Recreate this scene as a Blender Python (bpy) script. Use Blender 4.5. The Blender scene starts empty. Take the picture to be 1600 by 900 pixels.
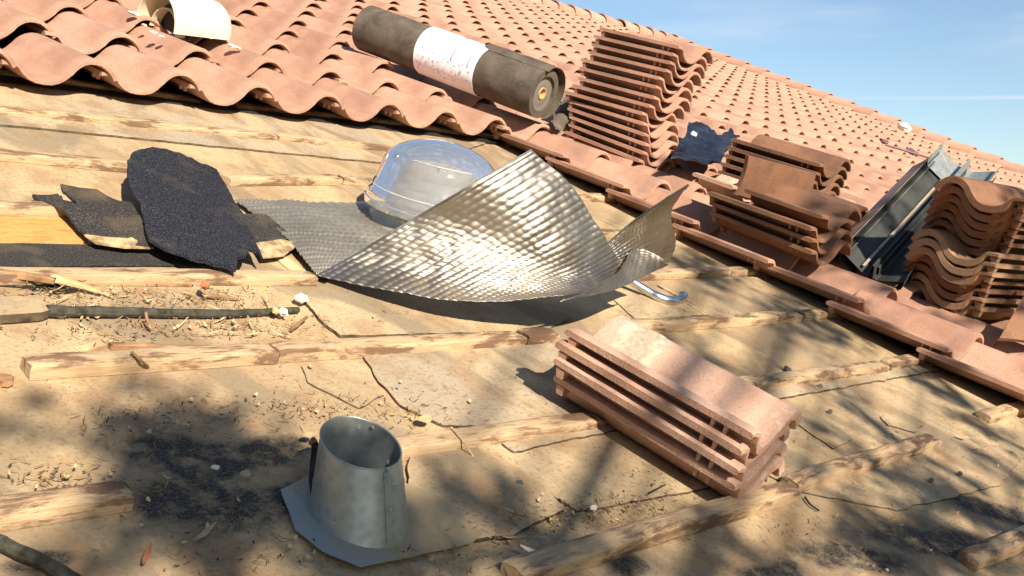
import bpy, math, random
from mathutils import Vector, Matrix, noise as mnoise
random.seed(7)
S = bpy.context.scene
COL = S.collection
R_ = math.radians
PITCH = R_(22)
# roof frame: u along the battens, v up the slope, n off the roof
ROOF = Matrix.Translation((0, 0, 4.6)) @ Matrix.Rotation(PITCH, 4, 'X')
CH = 0.83
FPX = 1658.5983
RIGHT = Vector((0.67299, -0.73964, 0))
def _basis():
    vu = Vector((1510, -36, FPX)).normalized(); vv = Vector((-1850, -1182, FPX)).normalized()
    n = vu.cross(vv)
    return vu, vv, n
_U, _V, _N = _basis()
CAMX = Vector((_U[0], _V[0], _N[0])); CAMY = -Vector((_U[1], _V[1], _N[1])); CAMZ = -Vector((_U[2], _V[2], _N[2]))
# ---------------- camera
cam = bpy.data.cameras.new('camera'); camo = bpy.data.objects.new('camera', cam); COL.objects.link(camo)
cm = Matrix.Identity(4)
for i, a in enumerate((CAMX, CAMY, CAMZ)):
    for j in range(3): cm[j][i] = a[j]
cm[0][3], cm[1][3], cm[2][3] = 0, 0, CH
camo.matrix_world = ROOF @ cm
cam.sensor_width = 36; cam.lens = FPX / 1600 * 36; cam.clip_end = 3000; cam.clip_start = 0.02
S.camera = camo
# ---------------- sun direction (towards the sun, roof frame)
SUNR = Vector((-0.40, -0.80, 1.0)).normalized()
SUNW = (ROOF.to_3x3() @ SUNR).normalized()
sun = bpy.data.lights.new('sun', 'SUN'); sun.energy = 5.0; sun.angle = R_(0.7); sun.color = (1, 0.89, 0.74)
suno = bpy.data.objects.new('sun', sun); COL.objects.link(suno)
suno.matrix_world = Matrix.Translation((0, 0, 20)) @ SUNW.to_track_quat('Z', 'Y').to_matrix().to_4x4()
# ---------------- world
W = bpy.data.worlds.new('World'); S.world = W; W.use_nodes = True
wt = W.node_tree; wt.nodes.clear()
sky = wt.nodes.new('ShaderNodeTexSky'); sky.sky_type = 'NISHITA'; sky.sun_disc = False
sky.sun_elevation = math.asin(SUNW.z); sky.sun_rotation = math.atan2(SUNW.x, SUNW.y)
sky.air_density = 1.0; sky.dust_density = 0.3; sky.ozone_density = 2.2
bg = wt.nodes.new('ShaderNodeBackground'); wo = wt.nodes.new('ShaderNodeOutputWorld')
bg.inputs[1].default_value = 0.070
S.view_settings.view_transform = 'Standard'; S.view_settings.look = 'None'
S.view_settings.exposure = 1.03; S.view_settings.gamma = 1.0
S.render.engine = 'CYCLES'

def ray_r(x, y):
    d = CAMX * ((x - 800) / FPX) - CAMY * ((y - 450) / FPX) - CAMZ
    return d
def at(x, y, n=0.0):
    """roof-frame point seen at photo pixel (x, y) lying n above the deck"""
    d = ray_r(x, y); t = (n - CH) / d.z
    return Vector((0, 0, CH)) + d * t
def proj(p):
    q = Vector(p) - Vector((0, 0, CH)); z = -q.dot(CAMZ)
    if z < 0.05: return None
    return 800 + FPX * q.dot(CAMX) / z, 450 - FPX * q.dot(CAMY) / z, z

# sky: thin cloud veil + contrail as a world texture
def wnode(t): return wt.nodes.new(t)
tc = wnode('ShaderNodeTexCoord')
d1 = (ROOF.to_3x3() @ ray_r(1250, 154)).normalized(); d2 = (ROOF.to_3x3() @ ray_r(1640, 152)).normalized()
nn = d1.cross(d2).normalized()
dot = wnode('ShaderNodeVectorMath'); dot.operation = 'DOT_PRODUCT'; dot.inputs[1].default_value = nn
wt.links.new(tc.outputs['Generated'], dot.inputs[0])
ab = wnode('ShaderNodeMath'); ab.operation = 'ABSOLUTE'; wt.links.new(dot.outputs['Value'], ab.inputs[0])
mr = wnode('ShaderNodeMapRange'); mr.inputs[1].default_value = 0.0; mr.inputs[2].default_value = 0.0028; mr.inputs[3].default_value = 0.42; mr.inputs[4].default_value = 0
mr.interpolation_type = 'SMOOTHSTEP'
wt.links.new(ab.outputs[0], mr.inputs[0])
dt2 = wnode('ShaderNodeVectorMath'); dt2.operation = 'DOT_PRODUCT'; dt2.inputs[1].default_value = (d2 - d1).normalized()
wt.links.new(tc.outputs['Generated'], dt2.inputs[0])
mr2 = wnode('ShaderNodeMapRange'); mr2.inputs[1].default_value = d1.dot((d2 - d1).normalized()); mr2.inputs[2].default_value = d2.dot((d2 - d1).normalized()); mr2.inputs[3].default_value = 0; mr2.inputs[4].default_value = 1
wt.links.new(dt2.outputs['Value'], mr2.inputs[0])
mul = wnode('ShaderNodeMath'); mul.operation = 'MULTIPLY'; wt.links.new(mr.outputs[0], mul.inputs[0]); wt.links.new(mr2.outputs[0], mul.inputs[1])
mp = wnode('ShaderNodeMapping'); mp.inputs['Scale'].default_value = (3, 3, 16); wt.links.new(tc.outputs['Generated'], mp.inputs[0])
ns = wnode('ShaderNodeTexNoise'); ns.inputs['Scale'].default_value = 1.6; ns.inputs['Detail'].default_value = 5; wt.links.new(mp.outputs[0], ns.inputs['Vector'])
mr3 = wnode('ShaderNodeMapRange'); mr3.inputs[1].default_value = 0.5; mr3.inputs[2].default_value = 0.8; mr3.inputs[3].default_value = 0.0; mr3.inputs[4].default_value = 0.35
wt.links.new(ns.outputs['Fac'], mr3.inputs[0])
add = wnode('ShaderNodeMath'); add.operation = 'ADD'; add.use_clamp = True; wt.links.new(mul.outputs[0], add.inputs[0]); wt.links.new(mr3.outputs[0], add.inputs[1])
mx = wnode('ShaderNodeMix'); mx.data_type = 'RGBA'; wt.links.new(add.outputs[0], mx.inputs[0]); wt.links.new(sky.outputs[0], mx.inputs[6]); mx.inputs[7].default_value = (6.5, 6.9, 7.2, 1)
wt.links.new(mx.outputs[2], bg.inputs[0]); wt.links.new(bg.outputs[0], wo.inputs[0])

# ---------------- material helper
class NT:
    def __init__(s, name, rough=0.9, metal=0.0):
        s.m = bpy.data.materials.new(name); s.m.use_nodes = True
        s.t = s.m.node_tree; s.b = s.t.nodes['Principled BSDF']
        s.b.inputs['Roughness'].default_value = rough; s.b.inputs['Metallic'].default_value = metal
        s.tc = s.t.nodes.new('ShaderNodeTexCoord')
        if rough >= .72 and not metal: s.b.inputs['Specular IOR Level'].default_value = 0.18
    def put(s, sock, v):
        if isinstance(v, (int, float)): sock.default_value = v
        elif isinstance(v, tuple): sock.default_value = v if len(v) != 3 or sock.type == 'VECTOR' else v + (1,)
        else: s.t.links.new(v, sock)
    def vec(s, scale=(1, 1, 1), rot=(0, 0, 0), src='Object'):
        n = s.t.nodes.new('ShaderNodeMapping'); n.inputs['Scale'].default_value = scale; n.inputs['Rotation'].default_value = rot
        s.t.links.new(s.tc.outputs[src], n.inputs[0]); return n.outputs[0]
    def noise(s, scale, detail=4, vec=None, rough=0.55, dist=0.0):
        n = s.t.nodes.new('ShaderNodeTexNoise'); n.inputs['Scale'].default_value = scale; n.inputs['Detail'].default_value = detail
        n.inputs['Roughness'].default_value = rough; n.inputs['Distortion'].default_value = dist
        s.t.links.new(vec if vec is not None else s.tc.outputs['Object'], n.inputs['Vector']); return n.outputs['Fac']
    def voro(s, scale, vec=None, feat='F1'):
        n = s.t.nodes.new('ShaderNodeTexVoronoi'); n.inputs['Scale'].default_value = scale; n.feature = feat
        s.t.links.new(vec if vec is not None else s.tc.outputs['Object'], n.inputs['Vector']); return n.outputs[0]
    def ramp(s, f, a, b, c=0.0, d=1.0, smooth=False):
        n = s.t.nodes.new('ShaderNodeMapRange'); s.put(n.inputs[0], f)
        for i, v in zip((1, 2, 3, 4), (a, b, c, d)): n.inputs[i].default_value = v
        if smooth: n.interpolation_type = 'SMOOTHSTEP'
        return n.outputs[0]
    def mix(s, f, a, b, mode='MIX'):
        n = s.t.nodes.new('ShaderNodeMix'); n.data_type = 'RGBA'; n.blend_type = mode
        s.put(n.inputs[0], f); s.put(n.inputs[6], a); s.put(n.inputs[7], b); return n.outputs[2]
    def math(s, op, a, b=0.0):
        n = s.t.nodes.new('ShaderNodeMath'); n.operation = op; s.put(n.inputs[0], a); s.put(n.inputs[1], b); return n.outputs[0]
    def rand(s):
        n = s.t.nodes.new('ShaderNodeObjectInfo'); return n.outputs['Random']
    def sep(s, v=None):
        n = s.t.nodes.new('ShaderNodeSeparateXYZ'); s.t.links.new(v if v is not None else s.tc.outputs['Object'], n.inputs[0]); return n.outputs
    def bump(s, h, strength=0.3, dist=0.01):
        n = s.t.nodes.new('ShaderNodeBump'); n.inputs['Strength'].default_value = strength; n.inputs['Distance'].default_value = dist
        s.t.links.new(h, n.inputs['Height']); s.t.links.new(n.outputs[0], s.b.inputs['Normal'])
    def color(s, c): s.put(s.b.inputs['Base Color'], c)

def m_terracotta(name, c1, c2, dirt, dirtamt, pale=0.0):
    k = NT(name, 0.88)
    r = k.rand()
    base = k.mix(r, c1, c2)
    n1 = k.noise(7, 5); base = k.mix(k.ramp(n1, 0.38, 0.68, 0, 0.55), base, tuple(min(1, x * 1.22) for x in c2))
    n2 = k.noise(3.2, 6, k.vec((3, 1, 3))); base = k.mix(k.ramp(n2, 0.5, 0.72, 0, dirtamt), base, dirt)
    if pale:
        n3 = k.noise(5.5, 4, rough=0.7); base = k.mix(k.ramp(n3, 0.56, 0.66, 0, pale), base, (0.72, 0.60, 0.44))
    n4 = k.noise(160, 4, None, 0.8); base = k.mix(k.ramp(n4, 0.42, 0.66, 0, 0.55), base, tuple(x * 0.72 for x in c1))
    k.color(base)
    k.bump(k.math('ADD', k.noise(320, 3), k.noise(45, 4)), 0.55, 0.004)
    return k.m
def m_flat(name, c, rough=0.8, metal=0.0, var=0.25, sc=30, bump=0.2, bsc=200):
    k = NT(name, rough, metal)
    k.color(k.mix(k.ramp(k.noise(sc, 5), 0.3, 0.7), tuple(x * (1 - var) for x in c), tuple(min(1, x * (1 + var)) for x in c)))
    if bump: k.bump(k.noise(bsc, 3), bump, 0.002)
    return k.m
M = {}
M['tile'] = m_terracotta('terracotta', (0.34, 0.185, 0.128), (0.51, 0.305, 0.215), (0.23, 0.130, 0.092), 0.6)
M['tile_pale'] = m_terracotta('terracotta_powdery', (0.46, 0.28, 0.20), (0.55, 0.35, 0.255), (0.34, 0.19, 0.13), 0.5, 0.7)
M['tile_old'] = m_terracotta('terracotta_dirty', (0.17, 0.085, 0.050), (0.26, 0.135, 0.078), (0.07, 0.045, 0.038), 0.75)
M['tile_edge'] = m_terracotta('terracotta_sandy', (0.30, 0.18, 0.105), (0.36, 0.225, 0.13), (0.16, 0.095, 0.06), 0.6)
M['cream'] = m_flat('cream_paint', (0.66, 0.61, 0.45), 0.5, 0, 0.05, 6, 0.05)
M['mortar'] = m_flat('mortar', (0.66, 0.58, 0.45), 0.95, 0, 0.2, 60, 0.6)
M['dark'] = m_flat('dark_parts_and_shade', (0.02, 0.018, 0.016), 0.6, 0, 0.3)
M['core'] = m_flat('cardboard', (0.55, 0.33, 0.15), 0.8, 0, 0.15, 30)
M['leaf'] = m_flat('leaf', (0.045, 0.075, 0.02), 0.6, 0, 0.4, 3, 0)
M['bark'] = m_flat('bark', (0.10, 0.07, 0.045), 0.95, 0, 0.4, 20, 0.8, 40)
M['grass'] = m_flat('dry_grass', (0.12, 0.11, 0.05), 0.95, 0, 0.4, 0.5, 0)
M['stucco'] = m_flat('stucco', (0.5, 0.42, 0.32), 0.95, 0, 0.1, 5, 0.3)
M['stick'] = m_flat('mossy_stick', (0.05, 0.048, 0.035), 0.9, 0, 0.6, 60, 0.9, 150)
M['chip'] = m_flat('wood_chip', (0.26, 0.15, 0.075), 0.9, 0, 0.5, 30, 0.3)
M['dryleaf'] = m_flat('dry_leaf', (0.46, 0.34, 0.18), 0.75, 0, 0.3, 40, 0.3)
M['white'] = m_flat('white_plaster', (0.78, 0.70, 0.54), 0.8, 0, 0.15, 60, 0.5)
M['cut'] = m_flat('tar_cut_edge', (0.10, 0.075, 0.05), 0.9, 0, 0.6, 40, 0.5)
M['wire'] = m_flat('zinc_wire', (0.6, 0.62, 0.65), 0.35, 1, 0.1)

# dusty felt / deck.  local object coords = roof coords
def felt_mat(name, a, b, streak=True, black=None, seed=0.0, gray=0.8):
    k = NT(name, 0.93)
    big = k.noise(1.9, 5, k.vec((1.7, 0.75, 1), (0, 0, 0.15)), 0.6, 0.6)
    col = k.mix(k.ramp(big, 0.36, 0.66, smooth=True), a, b)
    st = k.noise(3.0, 4, k.vec((1.5, 0.8, 1), (0, 0, 0.25)), 0.55, 0.8)
    col = k.mix(k.ramp(st, 0.50, 0.62, 0, gray, True), col, (0.225, 0.180, 0.118))
    tn = k.noise(8, 6, k.vec((1.2, 0.9, 1)), 0.6, 0.4)
    col = k.mix(k.ramp(tn, 0.48, 0.62, 0, 0.55), col, (0.27, 0.165, 0.085))
    sp = k.noise(120, 3, None, 0.7)
    col = k.mix(k.ramp(sp, 0.52, 0.66, 0, 0.6), col, (0.20, 0.13, 0.07))
    fl = k.voro(75, k.vec((1, 0.6, 1)))
    col = k.mix(k.math('MULTIPLY', k.ramp(fl, 0.06, 0.12, 1, 0), k.ramp(k.noise(9, 3), 0.52, 0.62)), col, (0.13, 0.08, 0.045))
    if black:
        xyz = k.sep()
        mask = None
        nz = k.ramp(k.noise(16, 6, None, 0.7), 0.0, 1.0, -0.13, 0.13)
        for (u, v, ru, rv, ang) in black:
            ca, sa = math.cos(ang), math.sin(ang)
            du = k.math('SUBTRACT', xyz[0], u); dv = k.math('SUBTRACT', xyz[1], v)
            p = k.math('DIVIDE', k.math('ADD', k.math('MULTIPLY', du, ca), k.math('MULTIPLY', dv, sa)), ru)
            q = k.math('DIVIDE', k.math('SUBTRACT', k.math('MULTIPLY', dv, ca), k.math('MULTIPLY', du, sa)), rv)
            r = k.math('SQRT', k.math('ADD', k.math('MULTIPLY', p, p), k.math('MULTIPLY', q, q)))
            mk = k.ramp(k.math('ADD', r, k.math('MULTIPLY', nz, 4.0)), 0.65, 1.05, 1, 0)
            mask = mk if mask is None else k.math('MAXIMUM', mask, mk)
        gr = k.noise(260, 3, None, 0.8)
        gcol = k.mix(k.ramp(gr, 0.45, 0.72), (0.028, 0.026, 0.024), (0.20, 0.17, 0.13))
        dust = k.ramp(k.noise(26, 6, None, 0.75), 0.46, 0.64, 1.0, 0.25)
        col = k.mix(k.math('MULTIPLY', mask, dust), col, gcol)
    k.color(col)
    h = k.math('ADD', k.math('MULTIPLY', k.noise(60, 6, None, 0.7), 0.8), k.noise(9, 5, k.vec((1.5, 0.7, 1))))
    k.bump(h, 0.55, 0.006)
    return k.m
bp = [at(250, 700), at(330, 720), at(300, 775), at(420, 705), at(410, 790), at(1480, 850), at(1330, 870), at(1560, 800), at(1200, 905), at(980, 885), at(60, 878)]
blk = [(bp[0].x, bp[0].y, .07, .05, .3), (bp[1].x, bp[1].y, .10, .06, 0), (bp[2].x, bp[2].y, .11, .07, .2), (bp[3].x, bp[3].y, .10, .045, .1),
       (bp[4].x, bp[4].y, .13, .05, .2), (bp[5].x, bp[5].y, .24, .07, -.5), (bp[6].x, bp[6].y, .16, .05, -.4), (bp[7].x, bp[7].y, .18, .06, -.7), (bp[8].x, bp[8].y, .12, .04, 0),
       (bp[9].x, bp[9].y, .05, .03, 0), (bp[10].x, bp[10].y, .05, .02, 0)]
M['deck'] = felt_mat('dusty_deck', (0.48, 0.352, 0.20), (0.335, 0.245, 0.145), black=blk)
M['felt'] = felt_mat('dusty_felt', (0.48, 0.36, 0.215), (0.34, 0.255, 0.155))
M['felt_gray'] = felt_mat('worn_felt', (0.35, 0.285, 0.20), (0.45, 0.345, 0.215), gray=0.95)

def wood_mat(name, a, b, stain, amt):
    k = NT(name, 0.82)
    r = k.rand()
    v = k.vec((.7, 12, 12))
    off = k.t.nodes.new('ShaderNodeVectorMath'); off.operation = 'ADD'; k.t.links.new(v, off.inputs[0])
    cb = k.t.nodes.new('ShaderNodeCombineXYZ'); k.t.links.new(k.math('MULTIPLY', r, 37.0), cb.inputs[0]); k.t.links.new(k.math('MULTIPLY', r, 11.0), cb.inputs[1]); k.t.links.new(cb.outputs[0], off.inputs[1])
    v = off.outputs[0]
    g = k.noise(12, 6, v, 0.7, 0.4)
    col = k.mix(k.ramp(g, 0.35, 0.65), a, b)
    off2 = k.t.nodes.new('ShaderNodeVectorMath'); off2.operation = 'ADD'; k.t.links.new(k.vec((1, 4, 4)), off2.inputs[0]); k.t.links.new(cb.outputs[0], off2.inputs[1])
    s_ = k.noise(5.5, 6, off2.outputs[0], 0.7, 0.3)
    col = k.mix(k.ramp(s_, 0.47, 0.58, 0, amt, True), col, stain)
    f = k.noise(60, 4, v, 0.6)
    col = k.mix(k.ramp(f, 0.5, 0.7, 0, 0.5), col, tuple(x * 0.55 for x in a))
    k.color(col); k.bump(k.math('ADD', g, f), 0.5, 0.003)
    return k.m
M['batten'] = wood_mat('batten_wood', (0.40, 0.27, 0.15), (0.54, 0.395, 0.24), (0.14, 0.078, 0.048), 0.9)
M['fresh'] = wood_mat('split_wood', (0.66, 0.45, 0.23), (0.72, 0.52, 0.30), (0.42, 0.24, 0.11), 0.6)
k = NT('osb', 0.8)
c = k.mix(k.ramp(k.noise(22, 5, k.vec((1, 3, 1)), 0.7, 2.0), 0.35, 0.65), (0.42, 0.15, 0.035), (0.62, 0.28, 0.08))
c = k.mix(k.ramp(k.voro(40, k.vec((0.5, 2, 1))), 0.0, 0.6, 0.0, 0.4), c, (0.66, 0.36, 0.14)); k.color(c); k.bump(k.noise(50, 4), 0.4, 0.003); M['osb'] = k.m
k = NT('granular_shingle', 0.85)
c = k.mix(k.ramp(k.noise(330, 2, None, 0.8), 0.50, 0.74), (0.008, 0.009, 0.014), (0.10, 0.10, 0.115))
c = k.mix(k.ramp(k.noise(14, 4), 0.55, 0.75, 0, 0.35), c, (0.10, 0.08, 0.06)); k.color(c); k.bump(k.noise(300, 2), 0.8, 0.003); M['shingle'] = k.m
k = NT('shingle_dusty', 0.85)
c = k.mix(k.ramp(k.noise(300, 2, None, 0.8), 0.48, 0.72), (0.022, 0.021, 0.021), (0.12, 0.105, 0.09))
c = k.mix(k.ramp(k.noise(11, 5), 0.52, 0.72, 0, 0.6), c, (0.14, 0.10, 0.06)); k.color(c); k.bump(k.noise(260, 3), 0.7, 0.003); M['shingle_dusty'] = k.m
k = NT('torn_felt_dust', 0.9)
k.color(k.mix(k.ramp(k.noise(40, 5), 0.4, 0.62), (0.5, 0.36, 0.2), (0.24, 0.16, 0.09))); k.bump(k.noise(90, 4), 0.7, 0.004); M['dustedge'] = k.m
k = NT('roll_felt', 0.75)
c = k.mix(k.ramp(k.noise(9, 6, None, 0.65, 0.6), 0.35, 0.7), (0.060, 0.050, 0.040), (0.135, 0.112, 0.085))
c = k.mix(k.ramp(k.noise(120, 4), 0.55, 0.75, 0, 0.5), c, (0.20, 0.16, 0.11)); k.color(c); k.bump(k.noise(150, 3), 0.3, 0.002); M['roll'] = k.m
k = NT('roll_end_layers', 0.8)
xyz = k.sep(k.vec((1, 1, 1)))
rr = k.math('SQRT', k.math('ADD', k.math('MULTIPLY', xyz[0], xyz[0]), k.math('MULTIPLY', xyz[1], xyz[1])))
w = k.math('SINE', k.math('MULTIPLY', rr, 900.0))
k.color(k.mix(k.ramp(w, -1, 1), (0.13, 0.115, 0.098), (0.21, 0.19, 0.165))); M['rollend'] = k.m
k = NT('paper_wrap', 0.55); k.color(k.mix(k.ramp(k.noise(60, 4), 0.55, 0.8, 0, .3), (0.86, 0.85, 0.86), (0.75, 0.70, 0.78))); k.bump(k.noise(14, 3), 0.15, 0.004); M['paper'] = k.m
k = NT('print_grey', 0.6); k.color((0.25, 0.24, 0.27)); M['ink'] = k.m
k = NT('print_pink', 0.6); k.color((0.62, 0.42, 0.55)); M['ink_pink'] = k.m
k = NT('foil', 0.25, 1.0)
n = k.noise(4, 4, None, 0.6)
k.color(k.mix(k.ramp(n, 0.4, 0.65), (0.41, 0.375, 0.325), (0.30, 0.265, 0.22)))
k.put(k.b.inputs['Roughness'], k.ramp(k.noise(12, 3), 0.3, 0.7, 0.42, 0.56)); k.bump(k.noise(45, 3), 0.15, 0.002); M['foil'] = k.m
k = NT('galvanised', 0.48, 0.7)
c = k.mix(k.ramp(k.voro(70), 0.1, 0.6), (0.33, 0.37, 0.35), (0.42, 0.45, 0.43))
c = k.mix(k.ramp(k.noise(7, 5), 0.5, 0.75, 0, 0.65), c, (0.42, 0.36, 0.25)); k.color(c)
k.put(k.b.inputs['Roughness'], k.ramp(k.noise(25, 4), 0.3, 0.7, 0.34, 0.56)); k.bump(k.noise(5, 3), 0.08, 0.01); M['galv'] = k.m
M['galvdark'] = m_flat('galvanised_weathered', (0.12, 0.125, 0.11), 0.6, 0.35, 0.5, 9, 0.15, 40)
M['galvshade'] = m_flat('flashing_shaded_side', (0.035, 0.038, 0.033), 0.6, 0.2, 0.5, 9, 0.15, 40)  # near-black colour stands in for shade on the flashing channels
M['flashpaint'] = m_flat('flashing_painted', (0.30, 0.20, 0.15), 0.6, 0.1, 0.2, 10, 0.15)
M['rod'] = m_flat('plated_steel', (0.62, 0.66, 0.68), 0.3, 1, 0.15, 40, 0.1)
M['blue'] = None
k = NT('blue_black_plastic', 0.5); k.color(k.mix(k.ramp(k.noise(18, 4), 0.4, 0.65), (0.008, 0.011, 0.022), (0.016, 0.026, 0.055))); k.bump(k.noise(22, 5), 0.6, 0.02); M['blue'] = k.m
k = NT('clear_acrylic', 0.14)
k.b.inputs['Transmission Weight'].default_value = 0.82; k.b.inputs['IOR'].default_value = 1.42
k.color(k.mix(k.ramp(k.noise(60, 4), 0.45, 0.8), (0.60, 0.61, 0.62), (0.74, 0.74, 0.73)))
k.put(k.b.inputs['Roughness'], 0.08); k.put(k.b.inputs['Roughness'], k.ramp(k.noise(20, 3), 0.3, 0.7, 0.05, 0.12))
k.b.inputs['Coat Weight'].default_value = 0.6
M['acrylic'] = k.m
M['ringw'] = m_flat('acrylic_ring', (0.62, 0.60, 0.56), 0.3, 0, 0.1, 20, 0)
k = NT('galvanised_dusty', 0.7, 0.35)
k.color(k.mix(k.ramp(k.math('ADD', k.noise(14, 6, None, .7), k.math('MULTIPLY', k.sep()[0], -3.0)), 0.52, 0.80), (0.40, 0.30, 0.17), (0.30, 0.33, 0.32))); k.bump(k.noise(60, 4), .2, .002); M['galvdust'] = k.m
k = NT('foil_dull', 0.48, 0.75)
k.color(k.mix(k.ramp(k.noise(5, 4), .4, .65), (0.42, 0.38, 0.31), (0.30, 0.27, 0.22))); M['foildull'] = k.m
M['collar'] = m_flat('tan_collar', (0.42, 0.34, 0.25), 0.5, 0.3, 0.2, 14, 0.1)

# ---------------- geometry helpers (all vertices in the roof frame)
BASE = {}
def setp(o, label=None, cat=None, group=None, kind=None):
    if label: o['label'] = label
    if cat: o['category'] = cat
    if group: o['group'] = group
    if kind: o['kind'] = kind
    return o
def frame(o, base, parent):
    BASE[o.name] = base
    if parent is None: o.matrix_world = ROOF @ base
    else:
        o.parent = parent; o.matrix_parent_inverse = Matrix.Identity(4)
        o.matrix_basis = BASE[parent.name].inverted() @ base
def thing(name, base, label, cat, group=None, kind=None):
    o = bpy.data.objects.new(name, None); COL.objects.link(o); o.empty_display_size = .05
    if isinstance(base, Vector): base = Matrix.Translation(base)
    frame(o, base, None); return setp(o, label, cat, group, kind)
def mesh(name, vf, mat, parent=None, base=None, smooth=True, ang=35, **tags):
    v, f = vf
    if base is None:
        if parent is not None: base = BASE[parent.name]
        else:
            c = Vector((0, 0, 0))
            for p in v: c += Vector(p)
            c /= len(v); c.z = min(p[2] for p in v); base = Matrix.Translation(c)
    elif isinstance(base, Vector): base = Matrix.Translation(base)
    inv = base.inverted()
    me = bpy.data.meshes.new(name); me.from_pydata([inv @ Vector(p) for p in v], [], f); me.update()
    me.materials.append(mat)
    if smooth:
        me.polygons.foreach_set('use_smooth', [True] * len(me.polygons))
        me.set_sharp_from_angle(angle=R_(ang))
    o = bpy.data.objects.new(name, me); COL.objects.link(o); frame(o, base, parent)
    return setp(o, tags.get('label'), tags.get('cat'), tags.get('group'), tags.get('kind'))
def join(*vfs):
    V, F = [], []
    for v, f in vfs:
        k = len(V); V += [tuple(p) for p in v]; F += [tuple(i + k for i in q) for q in f]
    return V, F
def grid(fn, nu, nv, thick=0.0, close_u=False):
    """surface fn(s,t) -> Vector, optional thickness along the normal"""
    P = [[Vector(fn(i / nu, j / nv)) for j in range(nv + 1)] for i in range(nu + (0 if close_u else 1))]
    n0 = len(P); V = []; F = []
    for r in P: V += [tuple(p) for p in r]
    w = nv + 1
    def idx(i, j): return (i % n0) * w + j
    rng = nu
    for i in range(rng):
        for j in range(nv): F.append((idx(i, j), idx(i + 1, j), idx(i + 1, j + 1), idx(i, j + 1)))
    if thick:
        N = len(V); nor = []
        for i in range(n0):
            for j in range(w):
                ia, ib = (max(i - 1, 0), min(i + 1, n0 - 1)) if not close_u else ((i - 1) % n0, (i + 1) % n0)
                a = P[ib][j] - P[ia][j]; b = P[i][min(j + 1, nv)] - P[i][max(j - 1, 0)]
                c = a.cross(b); nor.append(c.normalized() if c.length > 1e-12 else Vector((0, 0, 1)))
        V += [tuple(Vector(V[q]) - nor[q] * thick) for q in range(N)]
        F += [tuple(reversed([i + N for i in f])) for f in F[:]]
        def side(l):
            for a, b in zip(l[:-1], l[1:]): F.append((b, a, a + N, b + N))
        side([idx(i, 0) for i in range(n0)][::1] + ([idx(0, 0)] if close_u else []))
        side([idx(i, nv) for i in range(n0)][::-1] if not close_u else [idx(0, nv)] + [idx(i, nv) for i in range(n0)][::-1])
        if not close_u:
            side([idx(0, j) for j in range(w)][::-1]); side([idx(n0 - 1, j) for j in range(w)])
    return V, F
def tube(path, rad, seg=10, caps=True, squash=1.0):
    V, F = [], []; n = len(path); path = [Vector(p) for p in path]
    if not hasattr(rad, '__len__'): rad = [rad] * n
    up = Vector((0, 0, 1))
    for i, p in enumerate(path):
        t = (path[min(i + 1, n - 1)] - path[max(i - 1, 0)]).normalized()
        a = t.cross(up);
        if a.length < 1e-3: a = t.cross(Vector((1, 0, 0)))
        a.normalize(); b = a.cross(t)
        for k in range(seg):
            th = 2 * math.pi * k / seg
            V.append(tuple(p + a * (rad[i] * math.cos(th)) + b * (rad[i] * squash * math.sin(th))))
    for i in range(n - 1):
        for k in range(seg):
            F.append((i * seg + k, i * seg + (k + 1) % seg, (i + 1) * seg + (k + 1) % seg, (i + 1) * seg + k))
    if caps: F.append(tuple(range(seg))[::-1]); F.append(tuple((n - 1) * seg + k for k in range(seg)))
    return V, F
def fbm(p, sc=1.0, seed=0.0): return mnoise.fractal(Vector(p) * sc + Vector((seed, seed * 1.7, seed * .3)), 1.0, 2.0, 4)
def triangulate(poly):
    from mathutils.geometry import tessellate_polygon
    return tessellate_polygon([[Vector((p[0], p[1], 0)) for p in poly]])
def subdiv_outline(pts, step=0.02, wob=0.003, seed=1.0):
    out = []
    n = len(pts)
    for i in range(n):
        a, b = Vector(pts[i]), Vector(pts[(i + 1) % n]); L = (b - a).length; m = max(1, int(L / step))
        d = (b - a); nrm = Vector((-d.y, d.x, 0)); nrm = nrm.normalized() if nrm.length else nrm
        for q in range(m):
            p = a.lerp(b, q / m)
            out.append(p + nrm * (fbm(p, 16, seed) * wob * (1 if q else 0.4)))
    return out
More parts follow.
